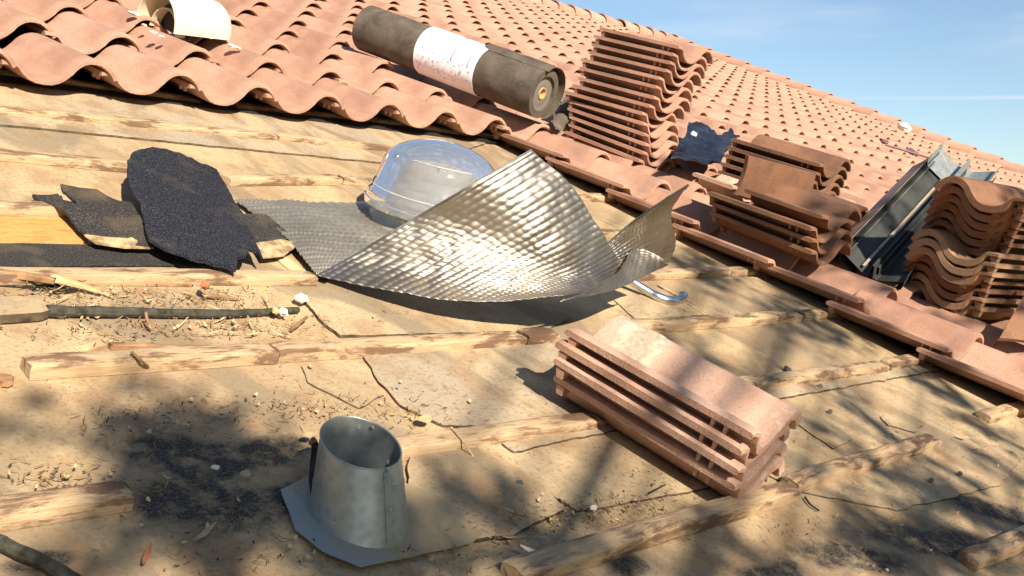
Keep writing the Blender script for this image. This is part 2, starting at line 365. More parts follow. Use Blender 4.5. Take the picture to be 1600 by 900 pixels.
def sheet(pts, th=0.004, hfn=None, step=0.02, wob=0.003, seed=1.0, cell=None):
    """irregular-edged thin sheet from outline points (roof frame); hfn(p)->extra height; inner grid gives curvature"""
    o = subdiv_outline(pts, step, wob, seed)
    if cell is None:
        tris = triangulate(o); top = list(o)
    else:
        from mathutils.geometry import delaunay_2d_cdt
        xs = [p.x for p in o]; ys = [p.y for p in o]
        inner = []
        x = min(xs) + cell * .5
        while x < max(xs):
            y = min(ys) + cell * .5
            while y < max(ys):
                if inside(o, x, y): inner.append(Vector((x, y)))
                y += cell
            x += cell
        pts2 = [Vector((p.x, p.y)) for p in o] + inner
        ed = [(i, (i + 1) % len(o)) for i in range(len(o))]
        vs, es, fs, ov, oe, of = delaunay_2d_cdt(pts2, ed, [], 1, 1e-5)
        top = []
        for q in vs:
            # plane height by nearest outline interpolation
            wsum = 0; z = 0
            for p in o[::max(1, len(o) // 40)]:
                w_ = 1 / ((p.x - q.x) ** 2 + (p.y - q.y) ** 2 + 1e-6); wsum += w_; z += p.z * w_
            top.append(Vector((q.x, q.y, z / wsum)))
        tris = [tuple(f) for f in fs]
    if hfn: top = [Vector((p.x, p.y, p.z + hfn(p))) for p in top]
    nt = len(top); V = [tuple(p) for p in top] + [(p.x, p.y, p.z - th) for p in top]
    F = []
    cnt = {}
    for t in tris:
        t = tuple(t)
        a = (top[t[1]] - top[t[0]]).cross(top[t[2]] - top[t[0]])
        if a.z < 0: t = t[::-1]
        F.append(t); F.append(tuple(i + nt for i in t[::-1]))
        for e in zip(t, t[1:] + t[:1]):
            cnt[e] = 1
    for (a, b) in cnt:
        if (b, a) not in cnt: F.append((b, a, a + nt, b + nt))
    return V, F
def inside(poly, x, y):
    c = False; j = len(poly) - 1
    for i in range(len(poly)):
        a, b = poly[i], poly[j]
        if (a[1] > y) != (b[1] > y) and x < (b[0] - a[0]) * (y - a[1]) / (b[1] - a[1]) + a[0]: c = not c
        j = i
    return c
def pxs(l, n=0.0): return [at(x, y, n) for x, y in l]

# ---------------- ground + house
g = bpy.data.meshes.new('ground'); g.from_pydata([(-400, -400, 0), (400, -400, 0), (400, 400, 0), (-400, 400, 0)], [], [(0, 1, 2, 3)]); g.materials.append(M['grass'])
go = bpy.data.objects.new('ground', g); COL.objects.link(go); go['kind'] = 'structure'
house = thing('house', Vector((0, 0, 0)), 'low tan house whose stripped dusty roof slope carries everything', 'house')
UMAX, VRIDGE, VEAVE, UMIN = 14.05, 10.3, -3.2, -5.0
def slab(x0, x1, y0, y1, z0, z1):
    v = [(x, y, z) for x in (x0, x1) for y in (y0, y1) for z in (z0, z1)]
    return v, [(0, 1, 3, 2), (4, 6, 7, 5), (0, 4, 5, 1), (2, 3, 7, 6), (0, 2, 6, 4), (1, 5, 7, 3)]
mesh('roof_deck', slab(UMIN, UMAX, VEAVE, VRIDGE, -0.03, 0.0), M['deck'], house, smooth=False)
inv = ROOF.inverted()
def wbox(x0, x1, y0, y1, z0, z1):
    v, f = slab(x0, x1, y0, y1, z0, z1); return [tuple(inv @ Vector(p)) for p in v], f
ridge_w = ROOF @ Vector((0, VRIDGE, 0))
mesh('wall', wbox(UMIN + .5, UMAX - .3, -2.4, ridge_w.y * 2 - 1.0, 0.004, 3.5), M['stucco'], house, smooth=False)
# far slope behind the ridge
ez = (ROOF @ Vector((0, VEAVE, 0)))
bs = [(UMIN, ridge_w.y + .02, ridge_w.z - .02), (UMAX, ridge_w.y + .02, ridge_w.z - .02), (UMAX, 2 * ridge_w.y - ez.y, ez.z), (UMIN, 2 * ridge_w.y - ez.y, ez.z)]
bv = [tuple(inv @ Vector(p)) for p in bs] + [tuple(inv @ (Vector(p) - Vector((0, 0, .05)))) for p in bs]
mesh('rear_slope', (bv, [(0, 1, 2, 3), (7, 6, 5, 4), (0, 4, 5, 1), (1, 5, 6, 2), (2, 6, 7, 3), (3, 7, 4, 0)]), M['tile'], house, smooth=False)

# ---------------- roof tile
TOP = [(0, .042), (.012, .043), (.044, .041), (.054, .034), (.066, .020), (.082, .008), (.100, .002), (.122, .0), (.142, .001), (.160, .007), (.174, .017), (.186, .030), (.192, .036), (.200, .047), (.212, .059), (.228, .069), (.246, .0745), (.264, .076), (.282, .0735), (.298, .066), (.312, .056), (.324, .044), (.334, .029)]
NARROW = [(0, .043), (.010, .045), (.036, .042), (.045, .030), (.055, .014), (.066, .004), (.084, .0), (.105, .004), (.128, .015), (.150, .030), (.172, .043), (.192, .050), (.212, .051), (.230, .045), (.246, .032), (.258, .015)]
TW, TL, TT = 0.332, 0.42, 0.014
def tile_vf(rows=5, prof=TOP, rough=0.0, lugs=True, L=TL, seed=0, thick=None):
    thick = thick or TT
    ys = [0, .006] + [L * q / rows for q in range(1, rows)] + [L - .006, L]
    nrm = []
    for i in range(len(prof)):
        a = prof[max(i - 1, 0)]; b = prof[min(i + 1, len(prof) - 1)]; d = Vector((b[0] - a[0], b[1] - a[1])).normalized(); nrm.append((-d.y, d.x))
    V, F = [], []; np_ = len(prof)
    for yi, y in enumerate(ys):
        e = .0025 if yi in (0, len(ys) - 1) else 0
        for layer in (0, 1):
            for i, (x, z) in enumerate(prof):
                tt_ = TT + (thick - TT) * min(1, max(0, (x - .055) / .03))
                t = (e if layer == 0 else tt_ - e)
                jit = rough * mnoise.noise(Vector((x * 40 + seed, y * 40, layer * 7)))
                V.append((x - nrm[i][0] * t, y + (jit if yi in (0, len(ys) - 1) else 0), z - nrm[i][1] * t + jit * .4))
    w = 2 * np_
    def id(y, l, i): return y * w + l * np_ + i
    for y in range(len(ys) - 1):
        for i in range(np_ - 1):
            F.append((id(y, 0, i), id(y, 0, i + 1), id(y + 1, 0, i + 1), id(y + 1, 0, i)))
            F.append((id(y, 1, i), id(y + 1, 1, i), id(y + 1, 1, i + 1), id(y, 1, i + 1)))
        F.append((id(y, 0, 0), id(y + 1, 0, 0), id(y + 1, 1, 0), id(y, 1, 0)))
        F.append((id(y, 0, np_ - 1), id(y, 1, np_ - 1), id(y + 1, 1, np_ - 1), id(y + 1, 0, np_ - 1)))
    for y, rv in ((0, False), (len(ys) - 1, True)):
        for i in range(np_ - 1):
            q = (id(y, 0, i), id(y, 1, i), id(y, 1, i + 1), id(y, 0, i + 1)); F.append(q[::-1] if rv else q)
    if lugs:
        def lug(x, y, z, sx, sy, h):
            v = [(x + a * sx * (1 if c > .5 else .6), y + b * sy * (1 if c > .5 else .7), z - h * (1 - c)) for a in (-.5, .5) for b in (-.5, .5) for c in (0, 1)]
            return v, [(0, 1, 3, 2), (4, 6, 7, 5), (0, 4, 5, 1), (2, 3, 7, 6), (0, 2, 6, 4), (1, 5, 7, 3)]
        parts = [(V, F)] + [lug(.018, y, .029, .014, .008, .019) for y in (.055, .082)] + [lug(x, L - .02, z, .03, .02, .02) for x, z in ((.02, .026), (.1, -.012))]
        V, F = join(*parts)
    return V, F
def make_mesh(name, vf, mat):
    me = bpy.data.meshes.new(name); me.from_pydata(vf[0], [], vf[1]); me.update(); me.materials.append(mat)
    me.polygons.foreach_set('use_smooth', [True] * len(me.polygons)); me.set_sharp_from_angle(angle=R_(38)); return me
TM = {k_: [make_mesh('clay_tile', tile_vf(6, rough=r, seed=s_), M[m_]) for s_ in (0, 3, 9)] for k_, m_, r in (('tile', 'tile', .002), ('old', 'tile_old', .003))}
TM['pale'] = [make_mesh('clay_tile', tile_vf(6, prof=NARROW, rough=.004, seed=s_, thick=.024), M['tile_pale']) for s_ in (0, 3, 9)]
TM['edge'] = [make_mesh('clay_tile', tile_vf(6, rough=.003, seed=s_, thick=.026), M['tile_edge']) for s_ in (0, 3, 9)]
TM['oldthick'] = [make_mesh('clay_tile', tile_vf(6, rough=.003, seed=s_, thick=.026), M['tile_old']) for s_ in (0, 3, 9)]
def tframe(o, y, x):
    y = y.normalized(); z = x.cross(y).normalized(); x = y.cross(z)
    m = Matrix.Identity(4)
    for i, a in enumerate((x, y, z, o)):
        for j in range(3): m[j][i] = a[j]
    return m
def yp(yaw, pit, roll=0.0):
    y = Vector((math.sin(yaw) * math.cos(pit), math.cos(yaw) * math.cos(pit), math.sin(pit)))
    x = Vector((math.cos(yaw), -math.sin(yaw), 0)); x = Matrix.Rotation(roll, 3, y) @ x
    return x, y
def put_tile(m, kind, label, group, var=None, cat='tile'):
    o = bpy.data.objects.new('clay_tile', random.choice(TM[kind]) if var is None else TM[kind][var]); COL.objects.link(o)
    frame(o, m, None); return setp(o, label, cat, group)
def tile_pose(u, v, n, yaw=0, pit=-.092, roll=0.0):
    """pose from the flange's nose top corner"""
    x, y = yp(yaw, pit, roll); m = tframe(Vector((0, 0, 0)), y, x); z = Vector((m[0][2], m[1][2], m[2][2]))
    o = Vector((u, v, n)) - z * .043
    m[0][3], m[1][3], m[2][3] = o; return m
CW = 0.293; U0 = 1.466 - .257
def nose_v(k): return (2.985 if k == 0 else 3.37 if k == 1 else 3.76 + .355 * (k - 2)) if k >= 0 else 2.99 + .335 * k
laid = []
STEP = 7   # first column of the rows below the torn edge
for k in range(-9, 22):
    for c in range(-4, 45):
        if k < 0 and c < STEP: continue
        u = U0 + c * CW; v = nose_v(k)
        if u > UMAX - .1 or v > VRIDGE - .05: continue
        rr_ = random.Random(k * 100 + c)
        if k == 0: v -= max(0, .05 - .013 * c)
        p = Vector((u + rr_.uniform(-.003, .003), v + rr_.uniform(-.006, .006), .099 + rr_.uniform(-.003, .004)))
        q = proj(p + Vector((.15, .2, 0)))
        if q is None or not (-160 < q[0] < 1720 and -130 < q[1] < 1000): continue
        laid.append((q[2], k, c, p, rr_))
laid.sort(key=lambda a: a[0])
NI = 255
skip = {(0, -99)}
for i, (dz, k, c, p, rr_) in enumerate(laid[:NI]):
    yaw = rr_.uniform(-.012, .012)
    if k < 0 and c == STEP:
        lab, grp = 'terracotta tile on the bare stepped side edge of the laid tiles', 'tiles along the stepped side edge'
        p = p + Vector((.03 + (.05 if k == -5 else 0), 0, 0))
    elif k == 0 and c <= STEP:
        lab, grp = 'terracotta tile in the lowest laid row, its curved nose overhanging the stripped deck', 'tiles of the overhanging lowest row'
    else:
        lab, grp = 'pink terracotta curved tile laid in the intact field of the roof', 'tiles laid in the intact field'
    put_tile(tile_pose(p.x, p.y, p.z, yaw, -.092 + rr_.uniform(-.004, .004)), 'tile', lab, grp)
lp = TOP[0:1] + TOP[3:4] + TOP[5::2] + TOP[-1:]
far_v, far_f = [], []
tv, tf = tile_vf(1, prof=lp, lugs=False)
for dz, k, c, p, rr_ in laid[NI:]:
    m = tile_pose(p.x, p.y, p.z, rr_.uniform(-.005, .005), -.092 + rr_.uniform(-.004, .004))
    kk = len(far_v); far_v += [tuple(m @ Vector(a)) for a in tv]; far_f += [tuple(i + kk for i in f) for f in tf]
mesh('clay_tile', (far_v, far_f), M['tile'], kind='stuff', label='small distant rows of pink terracotta tiles running up to the ridge', cat='tile')

for nm, x0, x1, y0, y1 in (('side', 3.47, UMAX - .05, -1.2, 3.03), ('main', -2.0, UMAX - .05, 3.035, VRIDGE - .05)):  # dark sheets added under the tiles to blacken the shadow there
    mesh('shade_sheet', slab(x0, x1, y0, y1, .0085 if nm == 'side' else .0085, .011), M['dark'], smooth=False, base=Matrix.Identity(4), label='dark sheet added beneath the laid tiles to deepen their shadow, ' + ('right of the stepped edge' if nm == 'side' else 'above the overhanging row'), cat='shade_sheet')
# ridge and rake caps: half-barrels end to end
def barrel(L, r0, r1, th=.014, seg=10, arc=math.pi):
    def fn(s, t):
        a = (math.pi - arc) / 2 + arc * s; r = r0 + (r1 - r0) * t
        return Vector((math.cos(a) * r, L * t, math.sin(a) * r * .85))
    return grid(fn, seg, 2, th)
capme = make_mesh('ridge_cap', barrel(.44, .13, .11), M['tile'])
def caps(a, b, lab, grp):
    d = (b - a); n = int(d.length / .36); d.normalize()
    for i in range(n):
        o = bpy.data.objects.new('ridge_cap', capme); COL.objects.link(o)
        pos = a + d * (.36 * i)
        m = tframe(pos, d + Vector((0, 0, -.05)), d.cross(Vector((0, 0, 1))))
        frame(o, m, None); setp(o, lab, 'ridge tile', grp)
caps(Vector((13.0, 10.27, .08)), Vector((15.0, 10.27, .08)), 'barrel shaped cap tile along the top ridge', 'cap tiles on the ridge')
caps(Vector((8.2, 10.27, .08)), Vector((13.0, 10.27, .08)), 'barrel shaped cap tile along the top ridge', 'cap tiles on the ridge')
caps(Vector((UMAX, 2.8, .09)), Vector((UMAX, 10.2, .09)), 'barrel shaped cap tile along the far sloping roof edge', 'cap tiles on the sloping edge')

# ---------------- stacks of loose tiles
def stack(poses, labels, group, kinds, roll=0.0):
    for i, (u, v, n, yaw, pit) in enumerate(poses):
        put_tile(tile_pose(u, v, n, yaw, pit, roll), kinds[i], labels[i], group)
ords = ['bottom', 'second', 'third', 'fourth', 'fifth', 'sixth', 'seventh', 'eighth', 'ninth', 'tenth', 'eleventh', 'twelfth', 'thirteenth', 'top']
def lab_stack(n, where):
    return ['%s tile %s' % ('lowest' if i == 0 else ('topmost' if i == n - 1 else ords[i] + ' from bottom'), where) for i in range(n)]
stack([(1.655, .718, .070, -.124, .007), (1.641, .717, .1052, -.143, .020), (1.640, .726, .1404, -.140, .010), (1.646, .721, .1756, -.134, -.002)],
      lab_stack(4, 'of the short four tile stack on the bare deck'), 'four loose tiles on the bare deck', ['pale'] * 4)
A = [[3.762, 2.627, 0.128, -0.081, -0.05], [3.767, 2.626, 0.165, -0.068, -0.052], [3.767, 2.63, 0.202, -0.092, -0.056], [3.76, 2.647, 0.24, -0.101, -0.069], [3.755, 2.668, 0.281, -0.079, -0.092], [3.749, 2.686, 0.32, -0.111, -0.108], [3.766, 2.677, 0.359, -0.083, -0.114], [3.776, 2.676, 0.398, -0.052, -0.118], [3.778, 2.688, 0.442, -0.059, -0.120], [3.781, 2.691, 0.481, -0.085, -0.121], [3.795, 2.678, 0.52, -0.07, -0.120], [3.798, 2.676, 0.556, -0.075, -0.119], [3.797, 2.676, 0.592, -0.083, -0.114], [3.804, 2.665, 0.628, -0.079, -0.105]]
stack(A, lab_stack(14, 'in the tall leaning stack beside the felt roll'), 'tall stack of loose tiles', ['tile'] * 14, .07)
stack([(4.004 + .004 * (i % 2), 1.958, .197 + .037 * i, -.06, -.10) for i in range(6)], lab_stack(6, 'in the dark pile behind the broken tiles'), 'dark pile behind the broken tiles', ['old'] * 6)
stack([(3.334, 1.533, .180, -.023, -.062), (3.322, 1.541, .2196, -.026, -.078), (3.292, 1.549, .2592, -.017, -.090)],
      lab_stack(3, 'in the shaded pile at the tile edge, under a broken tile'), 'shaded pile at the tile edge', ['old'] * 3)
D = [(3.782, 1.085, .18), (3.765, 1.087, .172), (3.762, 1.088, .165), (3.752, 1.09, .16), (3.70, 1.078, .165), (3.69, 1.078, .175), (3.69, 1.083, .175), (3.80, 1.10, .15), (3.775, 1.095, .15), (3.74, 1.087, .155), (3.69, 1.072, .165), (3.65, 1.064, .17), (3.62, 1.06, .18)]
dl = lab_stack(13, 'in the end-on tile stack at the right')
for i, (u, v, yw) in enumerate(D):
    pit = -.20
    xd = Vector((math.sin(yw) * math.cos(pit), math.cos(yw) * math.cos(pit), math.sin(pit)))
    yd = Vector((-math.cos(yw), math.sin(yw), -.03))
    m = tframe(Vector((0, 0, 0)), yd, xd - yd * (xd.dot(yd) / yd.dot(yd)))
    z = Vector((m[0][2], m[1][2], m[2][2])); yv = Vector((m[0][1], m[1][1], m[2][1]))
    o = Vector((u, v, .172 + .0338 * i)) - z * .043 - yv * TL
    m[0][3], m[1][3], m[2][3] = o
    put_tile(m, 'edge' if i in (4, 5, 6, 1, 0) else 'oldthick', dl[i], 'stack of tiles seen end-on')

def prof_z(prof, x):
    for (xa, za), (xb, zb) in zip(prof, prof[1:]):
        if xa <= x <= xb: return za + (zb - za) * (x - xa) / (xb - xa)
    return prof[-1][1]
def smear(tile, cx, cy, rx, ry, seed):
    m_ = BASE[tile.name]
    def fn(s, t):
        a = 2 * math.pi * s; r = t * (1 + .45 * mnoise.noise(Vector((math.cos(a) * 2, math.sin(a) * 2, seed))) + .25 * mnoise.noise(Vector((math.cos(a) * 7, math.sin(a) * 7, seed))))
        x = min(.25, max(.004, cx + rx * r * math.cos(a))); y = cy + ry * r * math.sin(a)
        return m_ @ Vector((x, y, prof_z(NARROW, x) + .0022 * (1 - t ** 6) + .0004))
    return mesh('mortar_smear', grid(fn, 40, 8, 0, True), M['smear'], tile)
top4 = [o for o in bpy.data.objects if o.get('label', '').startswith('topmost tile of the short')][0]
M['smear'] = m_flat('mortar_smear', (0.52, 0.40, 0.29), 0.95, 0, 0.25, 90, 0.8, 160)
smear(top4, .125, .33, .06, .045, 1); smear(top4, .07, .36, .03, .035, 5); smear(top4, .19, .345, .04, .05, 9)
# ---------------- broken pieces on the shaded pile
def tile_piece(name, m, y0, y1, x0, x1, mat, lab, jag=.012, seed=1):
    prof = [p for p in TOP if x0 <= p[0] <= x1]
    v, f = tile_vf(10, prof=prof, rough=.004, lugs=False, L=(y1 - y0), seed=seed)
    v = [(x, y + y0 + (jag * mnoise.noise(Vector((x * 30, seed, 0))) if (y > (y1 - y0) - .01 or y < .01) else 0), z) for x, y, z in v]
    return mesh(name, ([tuple(m @ Vector(p)) for p in v], f), mat, base=m, label=lab, cat='broken tile')
m = tile_pose(3.36, 1.56, .300, -.03, -.085)
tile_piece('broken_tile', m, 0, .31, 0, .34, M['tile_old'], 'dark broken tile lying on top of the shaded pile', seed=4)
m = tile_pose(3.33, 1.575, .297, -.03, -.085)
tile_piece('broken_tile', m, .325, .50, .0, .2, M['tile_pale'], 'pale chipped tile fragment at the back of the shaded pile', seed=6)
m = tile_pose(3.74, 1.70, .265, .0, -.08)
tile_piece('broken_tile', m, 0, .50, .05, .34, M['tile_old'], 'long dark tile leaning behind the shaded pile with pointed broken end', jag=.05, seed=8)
# tile on its side between the two piles
a_, b_ = at(1170, 244, .385), at(1275, 272, .365)
yv = (b_ - a_).normalized(); dn = Vector((.15, .05, -1)).normalized()
def fn(s, t):
    return a_.lerp(b_, t) + dn * (.15 * s) + Vector((.5, -.2, 0)).normalized() * (.012 * math.sin(s * 3.1))
mesh('broken_tile', grid(fn, 8, 8, .016), M['tile_old'], label='flat orange brown tile piece standing on its long side between the piles', cat='broken tile')
# tile propped at the right border
pp = [at(1562, 528, .14), at(1612, 440, .30), at(1680, 470, .30), at(1660, 560, .12)]
def fn(s, t):
    p = pp[0].lerp(pp[3], s); q = pp[1].lerp(pp[2], s); return p.lerp(q, t) + Vector((0, 0, .02 * math.sin(math.pi * s)))
mesh('loose_tile', grid(fn, 8, 6, .016), M['tile_old'], label='dark tile propped up at the right border of the picture', cat='tile')

# ---------------- battens and laths
def batten_vf(p0, p1, w=.040, h=.022, seed=0.0, wob=.0016, n0=.001, round_=.45, taper=(1, 1)):
    p0 = Vector(p0); p1 = Vector(p1); d = p1 - p0; L = d.length; d.normalize(); s_ = Vector((-d.y, d.x, 0)).normalized()
    prof = [(-.5, 0), (-.5, .82), (-.46, .95), (-.36, 1.0), (0, 1.0), (.34, .97), (.46, .90), (.5, .75), (.5, 0)]
    n = max(3, int(L / .02)); V, F = [], []; k_ = len(prof)
    for i in range(n + 1):
        t = i / n; c0 = p0 + d * (L * t)
        tp = taper[0] + (taper[1] - taper[0]) * t
        e = .85 if i in (0, n) else 1
        for j, (a, b) in enumerate(prof):
            ww = w * (1 + .09 * mnoise.noise(Vector((t * L * 7, seed, 3)))) * tp; hh = h * (1 + .12 * mnoise.noise(Vector((t * L * 9, seed, 8)))) * tp * e
            q = c0 + s_ * (a * ww + wob * mnoise.noise(Vector((t * L * 14, j * .9, seed)))) + d * ((.006 * mnoise.noise(Vector((j * 2.1, seed, i)))) if i in (0, n) else 0)
            V.append((q.x, q.y, c0.z + n0 + b * hh + (wob * .7 * mnoise.noise(Vector((t * L * 12, j * 1.3, seed + 5))) if b else 0)))
    for i in range(n):
        for j in range(k_ - 1): F.append((i * k_ + j, (i + 1) * k_ + j, (i + 1) * k_ + j + 1, i * k_ + j + 1))
    F.append(tuple(range(k_))); F.append(tuple(n * k_ + j for j in range(k_))[::-1])
    return V, F
def xalign(p0, p1):
    d = (p1 - p0).normalized(); z = Vector((0, 0, 1)); y = z.cross(d).normalized(); z = d.cross(y)
    m = Matrix.Identity(4)
    for i, a in enumerate((d, y, z, p0)):
        for j in range(3): m[j][i] = a[j]
    return m
bn = [0]
def batten(x0, y0, x1, y1, label, w=.040, h=.022, mat='batten', name='batten', cat='batten', taper=(1, 1), n0=.001, shift=0.0, group='battens nailed across the deck'):
    bn[0] += 1
    p0, p1 = at(x0, y0, .012), at(x1, y1, .012)
    p0.z = p1.z = n0
    return mesh(name, batten_vf(p0, p1, w, h, seed=bn[0] * 3.7, taper=taper, n0=0), M[mat], base=xalign(p0, p1), ang=50, label=label, cat=cat, group=group)
BT = [
 (-40, 108, 190, 141, 'batten under the lowest tiles at the far left'), (192, 141, 308, 158, 'short batten length under the second overhanging tile'), (366, 166, 545, 184, 'batten under the lowest tiles left of the dome'), (550, 184, 640, 196, 'short batten under the overhanging tiles, left of the reddish one'), (643, 197, 735, 211, 'reddish batten end under the last overhanging tiles'), (742, 210, 788, 217, 'stubby reddish batten end by the first stepped tile'),
 (-40, 168, 428, 214, 'long brown stained batten, first below the overhanging tiles'), (431, 214, 648, 237, 'batten meeting the dome, first below the overhanging tiles'),
 (-40, 236, 222, 262, 'batten running from the left border to the shingle'), (353, 281, 528, 280, 'chewed batten length between shingle and dome'), (532, 279, 640, 290, 'short bright batten length left of the dome'),
 (893, 306, 978, 311, 'short batten end between foil and second stepped tile'),
 (-40, 322, 110, 328, 'batten above the exposed orange board'), (925, 364, 1010, 366, 'batten piece right of the foil peak, dark lower edge'), (1013, 366, 1078, 367, 'small batten end beneath the third stepped tile'),
 (-40, 430, 488, 434, 'rounded batten below the black felt strip'), (962, 431, 1134, 424, 'batten behind the steel rod'), (1138, 424, 1197, 423, 'batten end below the shaded pile'),
 (40, 574, 425, 552, 'thick pale batten with cut left end above the vent pipe'), (427, 551, 812, 530, 'thick batten leading to the four tile stack'), (816, 527, 862, 524, 'gnarled batten stub beside the four tile stack'), (985, 511, 1246, 494, 'batten behind the four tile stack'), (1250, 492, 1322, 487, 'batten end in the tile shadow behind the four tile stack'),
 (-60, 812, 200, 773, 'wide cut batten at the lower left border'), (612, 703, 934, 658, 'orange grained batten right of the vent pipe'), (1150, 604, 1378, 573, 'round edged batten right of the four tile stack'), (1383, 571, 1455, 558, 'short lighter batten end below the stepped tiles'),
 (800, 897, 1236, 766, 'long weathered batten in front of the four tile stack'), (1234, 757, 1458, 688, 'batten in dappled shade right of the four tile stack'), (1536, 652, 1660, 622, 'batten piece at the right border'),
 (1512, 876, 1700, 800, 'splintered batten in the lower right corner')]
for b in BT:
    batten(*b, w=.042 if b[1] > 500 else .038, h=.026 if b[1] > 500 else .023)
batten(1032, 442, 1112, 492, 'thin flat lath lying aslant beside the steel rod', w=.022, h=.006, name='lath', cat='lath', group=None)
batten(80, 437, 158, 457, 'fresh split sliver of wood on the left debris', w=.018, h=.012, mat='fresh', name='wood_splinter', cat='splinter', taper=(1, .4), n0=.012, group=None)
batten(-20, 428, 84, 443, 'dark splintered strip at the left border', w=.016, h=.010, mat='chip', name='wood_splinter', cat='splinter', n0=.014, group=None)
batten(172, 535, 366, 543, 'thin brown lath behind the thick pale batten', w=.016, h=.010, mat='chip', name='lath', cat='lath', group=None)
batten(370, 540, 440, 535, 'short reddish lath end behind the thick pale batten', w=.013, h=.006, mat='chip', name='lath', cat='lath', group=None)
batten(128, 540, 176, 526, 'flat yellow wood chip in the left debris', w=.022, h=.006, mat='fresh', name='wood_chip', cat='wood chip', group=None)
batten(228, 436, 300, 438, 'dark strip of wood under the rounded batten', w=.016, h=.006, mat='chip', name='lath', cat='lath', group=None)

# ---------------- felt courses and loose sheets on the deck
def felt(pts, label, th=.006, n=.0065, mat='felt', wob=.006, hfn=None, cell=None, seed=1.0, name='felt_sheet', cat='roofing felt', step=.008):
    p = pxs(pts, 0)
    for q in p: q.z = n
    o = mesh(name, sheet(p, th, hfn, step, wob, seed, cell), M[mat], base=Matrix.Identity(4), smooth=bool(cell), label=label, cat=cat)
    o.data.materials.append(M['cut'])
    for pl in o.data.polygons:
        if abs(pl.normal.z) < .5: pl.material_index = 1
    return o
felt([(-60, 192), (360, 233), (650, 262), (760, 225), (640, 180), (-60, 100)], 'upper course of dusty felt below the overhanging tiles', mat='felt_gray', seed=2)
felt([(565, 557), (590, 600), (630, 640), (690, 668), (760, 672), (930, 650), (1000, 560), (870, 540)], 'grey worn felt piece with torn curved left edge above the vent pipe', mat='felt_gray', seed=3, th=.005, n=.006)
felt([(470, 470), (500, 505), (530, 529), (850, 522), (890, 500), (700, 455), (520, 440)], 'loose felt flap with lifted corner in front of the foil', mat='felt', seed=4, th=.006, n=.008)
felt([(768, 697), (790, 730), (850, 770), (900, 803), (1000, 785), (1180, 750), (1140, 700), (960, 665)], 'pale felt patch in front of the four tile stack with torn left edge', seed=5, n=.005)
felt([(800, 712), (935, 684), (1010, 668), (960, 655), (775, 693)], 'narrow felt lap below the orange batten', mat='felt_gray', seed=6, n=.0095)
felt([(1210, 627), (1478, 578), (1440, 556), (1180, 604)], 'narrow felt lap below the round edged batten', seed=7, n=.006, mat='felt_gray')
felt([(640, 700), (700, 690), (768, 700), (792, 732), (852, 772), (880, 800), (800, 845), (740, 850), (700, 842), (636, 788)], 'dusty felt piece right of the vent pipe with dark left edge', seed=8, n=.009, th=.007)
felt([(470, 575), (560, 566), (600, 620), (560, 640), (480, 600)], 'thin dusty felt remnant above the vent pipe', seed=9, n=.004, th=.003)
felt([(-40, 480), (60, 478), (75, 500), (60, 505), (-40, 512)], 'thick felt edge chunk at the left border', mat='felt', seed=10, n=.020, th=.016)
felt([(1150, 648), (1290, 628), (1500, 585), (1640, 660), (1560, 760), (1400, 800), (1250, 770), (1190, 740)], 'broad pale felt course at the right of the four tile stack', seed=11, n=.0035, th=.003)
felt([(1100, 440), (1290, 428), (1420, 520), (1250, 488), (1000, 508), (960, 470)], 'tan felt course crossed by a lath near the steel rod', seed=12, n=.0035, th=.003)
felt([(1235, 660), (1260, 652), (1330, 690), (1300, 705)], 'small lighter felt scrap in the dappled shade', seed=13, n=.0075, th=.003)
felt([(1375, 655), (1400, 648), (1440, 668), (1425, 678), (1385, 668)], 'square scrap of pale felt beside the dappled batten', seed=14, n=.0075, th=.003)
# exposed board and black strip at the left
p = pxs([(-60, 340), (90, 341), (200, 350), (330, 380), (340, 400), (-60, 388)]);
for q in p: q.z = .003
mesh('exposed_board', sheet(p, .002, None, .03, .002, 3), M['osb'], base=Matrix.Identity(4), smooth=False, label='exposed orange strand board at the left border', cat='board')
p = pxs([(-60, 384), (120, 386), (300, 392), (320, 418), (-60, 420)]);
for q in p: q.z = .0065
mesh('felt_or_gap_strip', sheet(p, .003, None, .02, .003, 5), M['shingle_dusty'], base=Matrix.Identity(4), smooth=False, label='flat black felt strip below the exposed orange board', cat='felt strip')
# gap in the deck: a dark patch drawn for the shade inside
p = pxs([(-40, 432), (60, 440), (128, 456), (90, 462), (40, 452), (-40, 446)]);
for q in p: q.z = .002
mesh('felt_or_gap_strip', sheet(p, .001, None, .02, .006, 6), M['dark'], base=Matrix.Identity(4), smooth=False, label='dark patch painted as the shaded torn opening beside the split wood at the left', cat='felt strip')

# ---------------- torn shingles
def bent(pts, heights, mat, label, th=.006, name='torn_shingle', cell=.02, seed=1.0, wob=.0035, hf=None, parent=None):
    p = [at(x, y, h) for (x, y), h in zip(pts, heights)]
    return mesh(name, sheet(p, th, hf, .012, wob, seed, cell), M[mat], parent, label=label, cat='shingle' if parent is None else None, ang=50)
bent([(52, 297), (84, 301), (92, 304), (120, 325), (95, 287), (150, 300), (205, 312), (222, 345), (240, 384), (195, 386), (160, 378), (140, 378), (120, 352), (95, 325), (58, 306)],
     [.03, .03, .03, .04, .05, .05, .05, .045, .03, .02, .02, .02, .025, .03, .03], 'shingle_dusty', 'dusty torn shingle with pointed tips behind the big black one', seed=2.0, hf=lambda q: .012 * fbm(q, 9, 2))
bent([(132, 366), (200, 372), (236, 366), (240, 386), (195, 386), (150, 379)], [.030, .030, .032, .026, .025, .026], 'dustedge', 'sandy torn felt edge along the dusty pointed shingle', seed=7.0, th=.004)
bent([(376, 334), (416, 335), (440, 355), (466, 380), (445, 396), (410, 398), (398, 375)], [.025, .03, .03, .02, .018, .02, .02], 'shingle_dusty', 'small black shingle scrap right of the big one', seed=3.0)
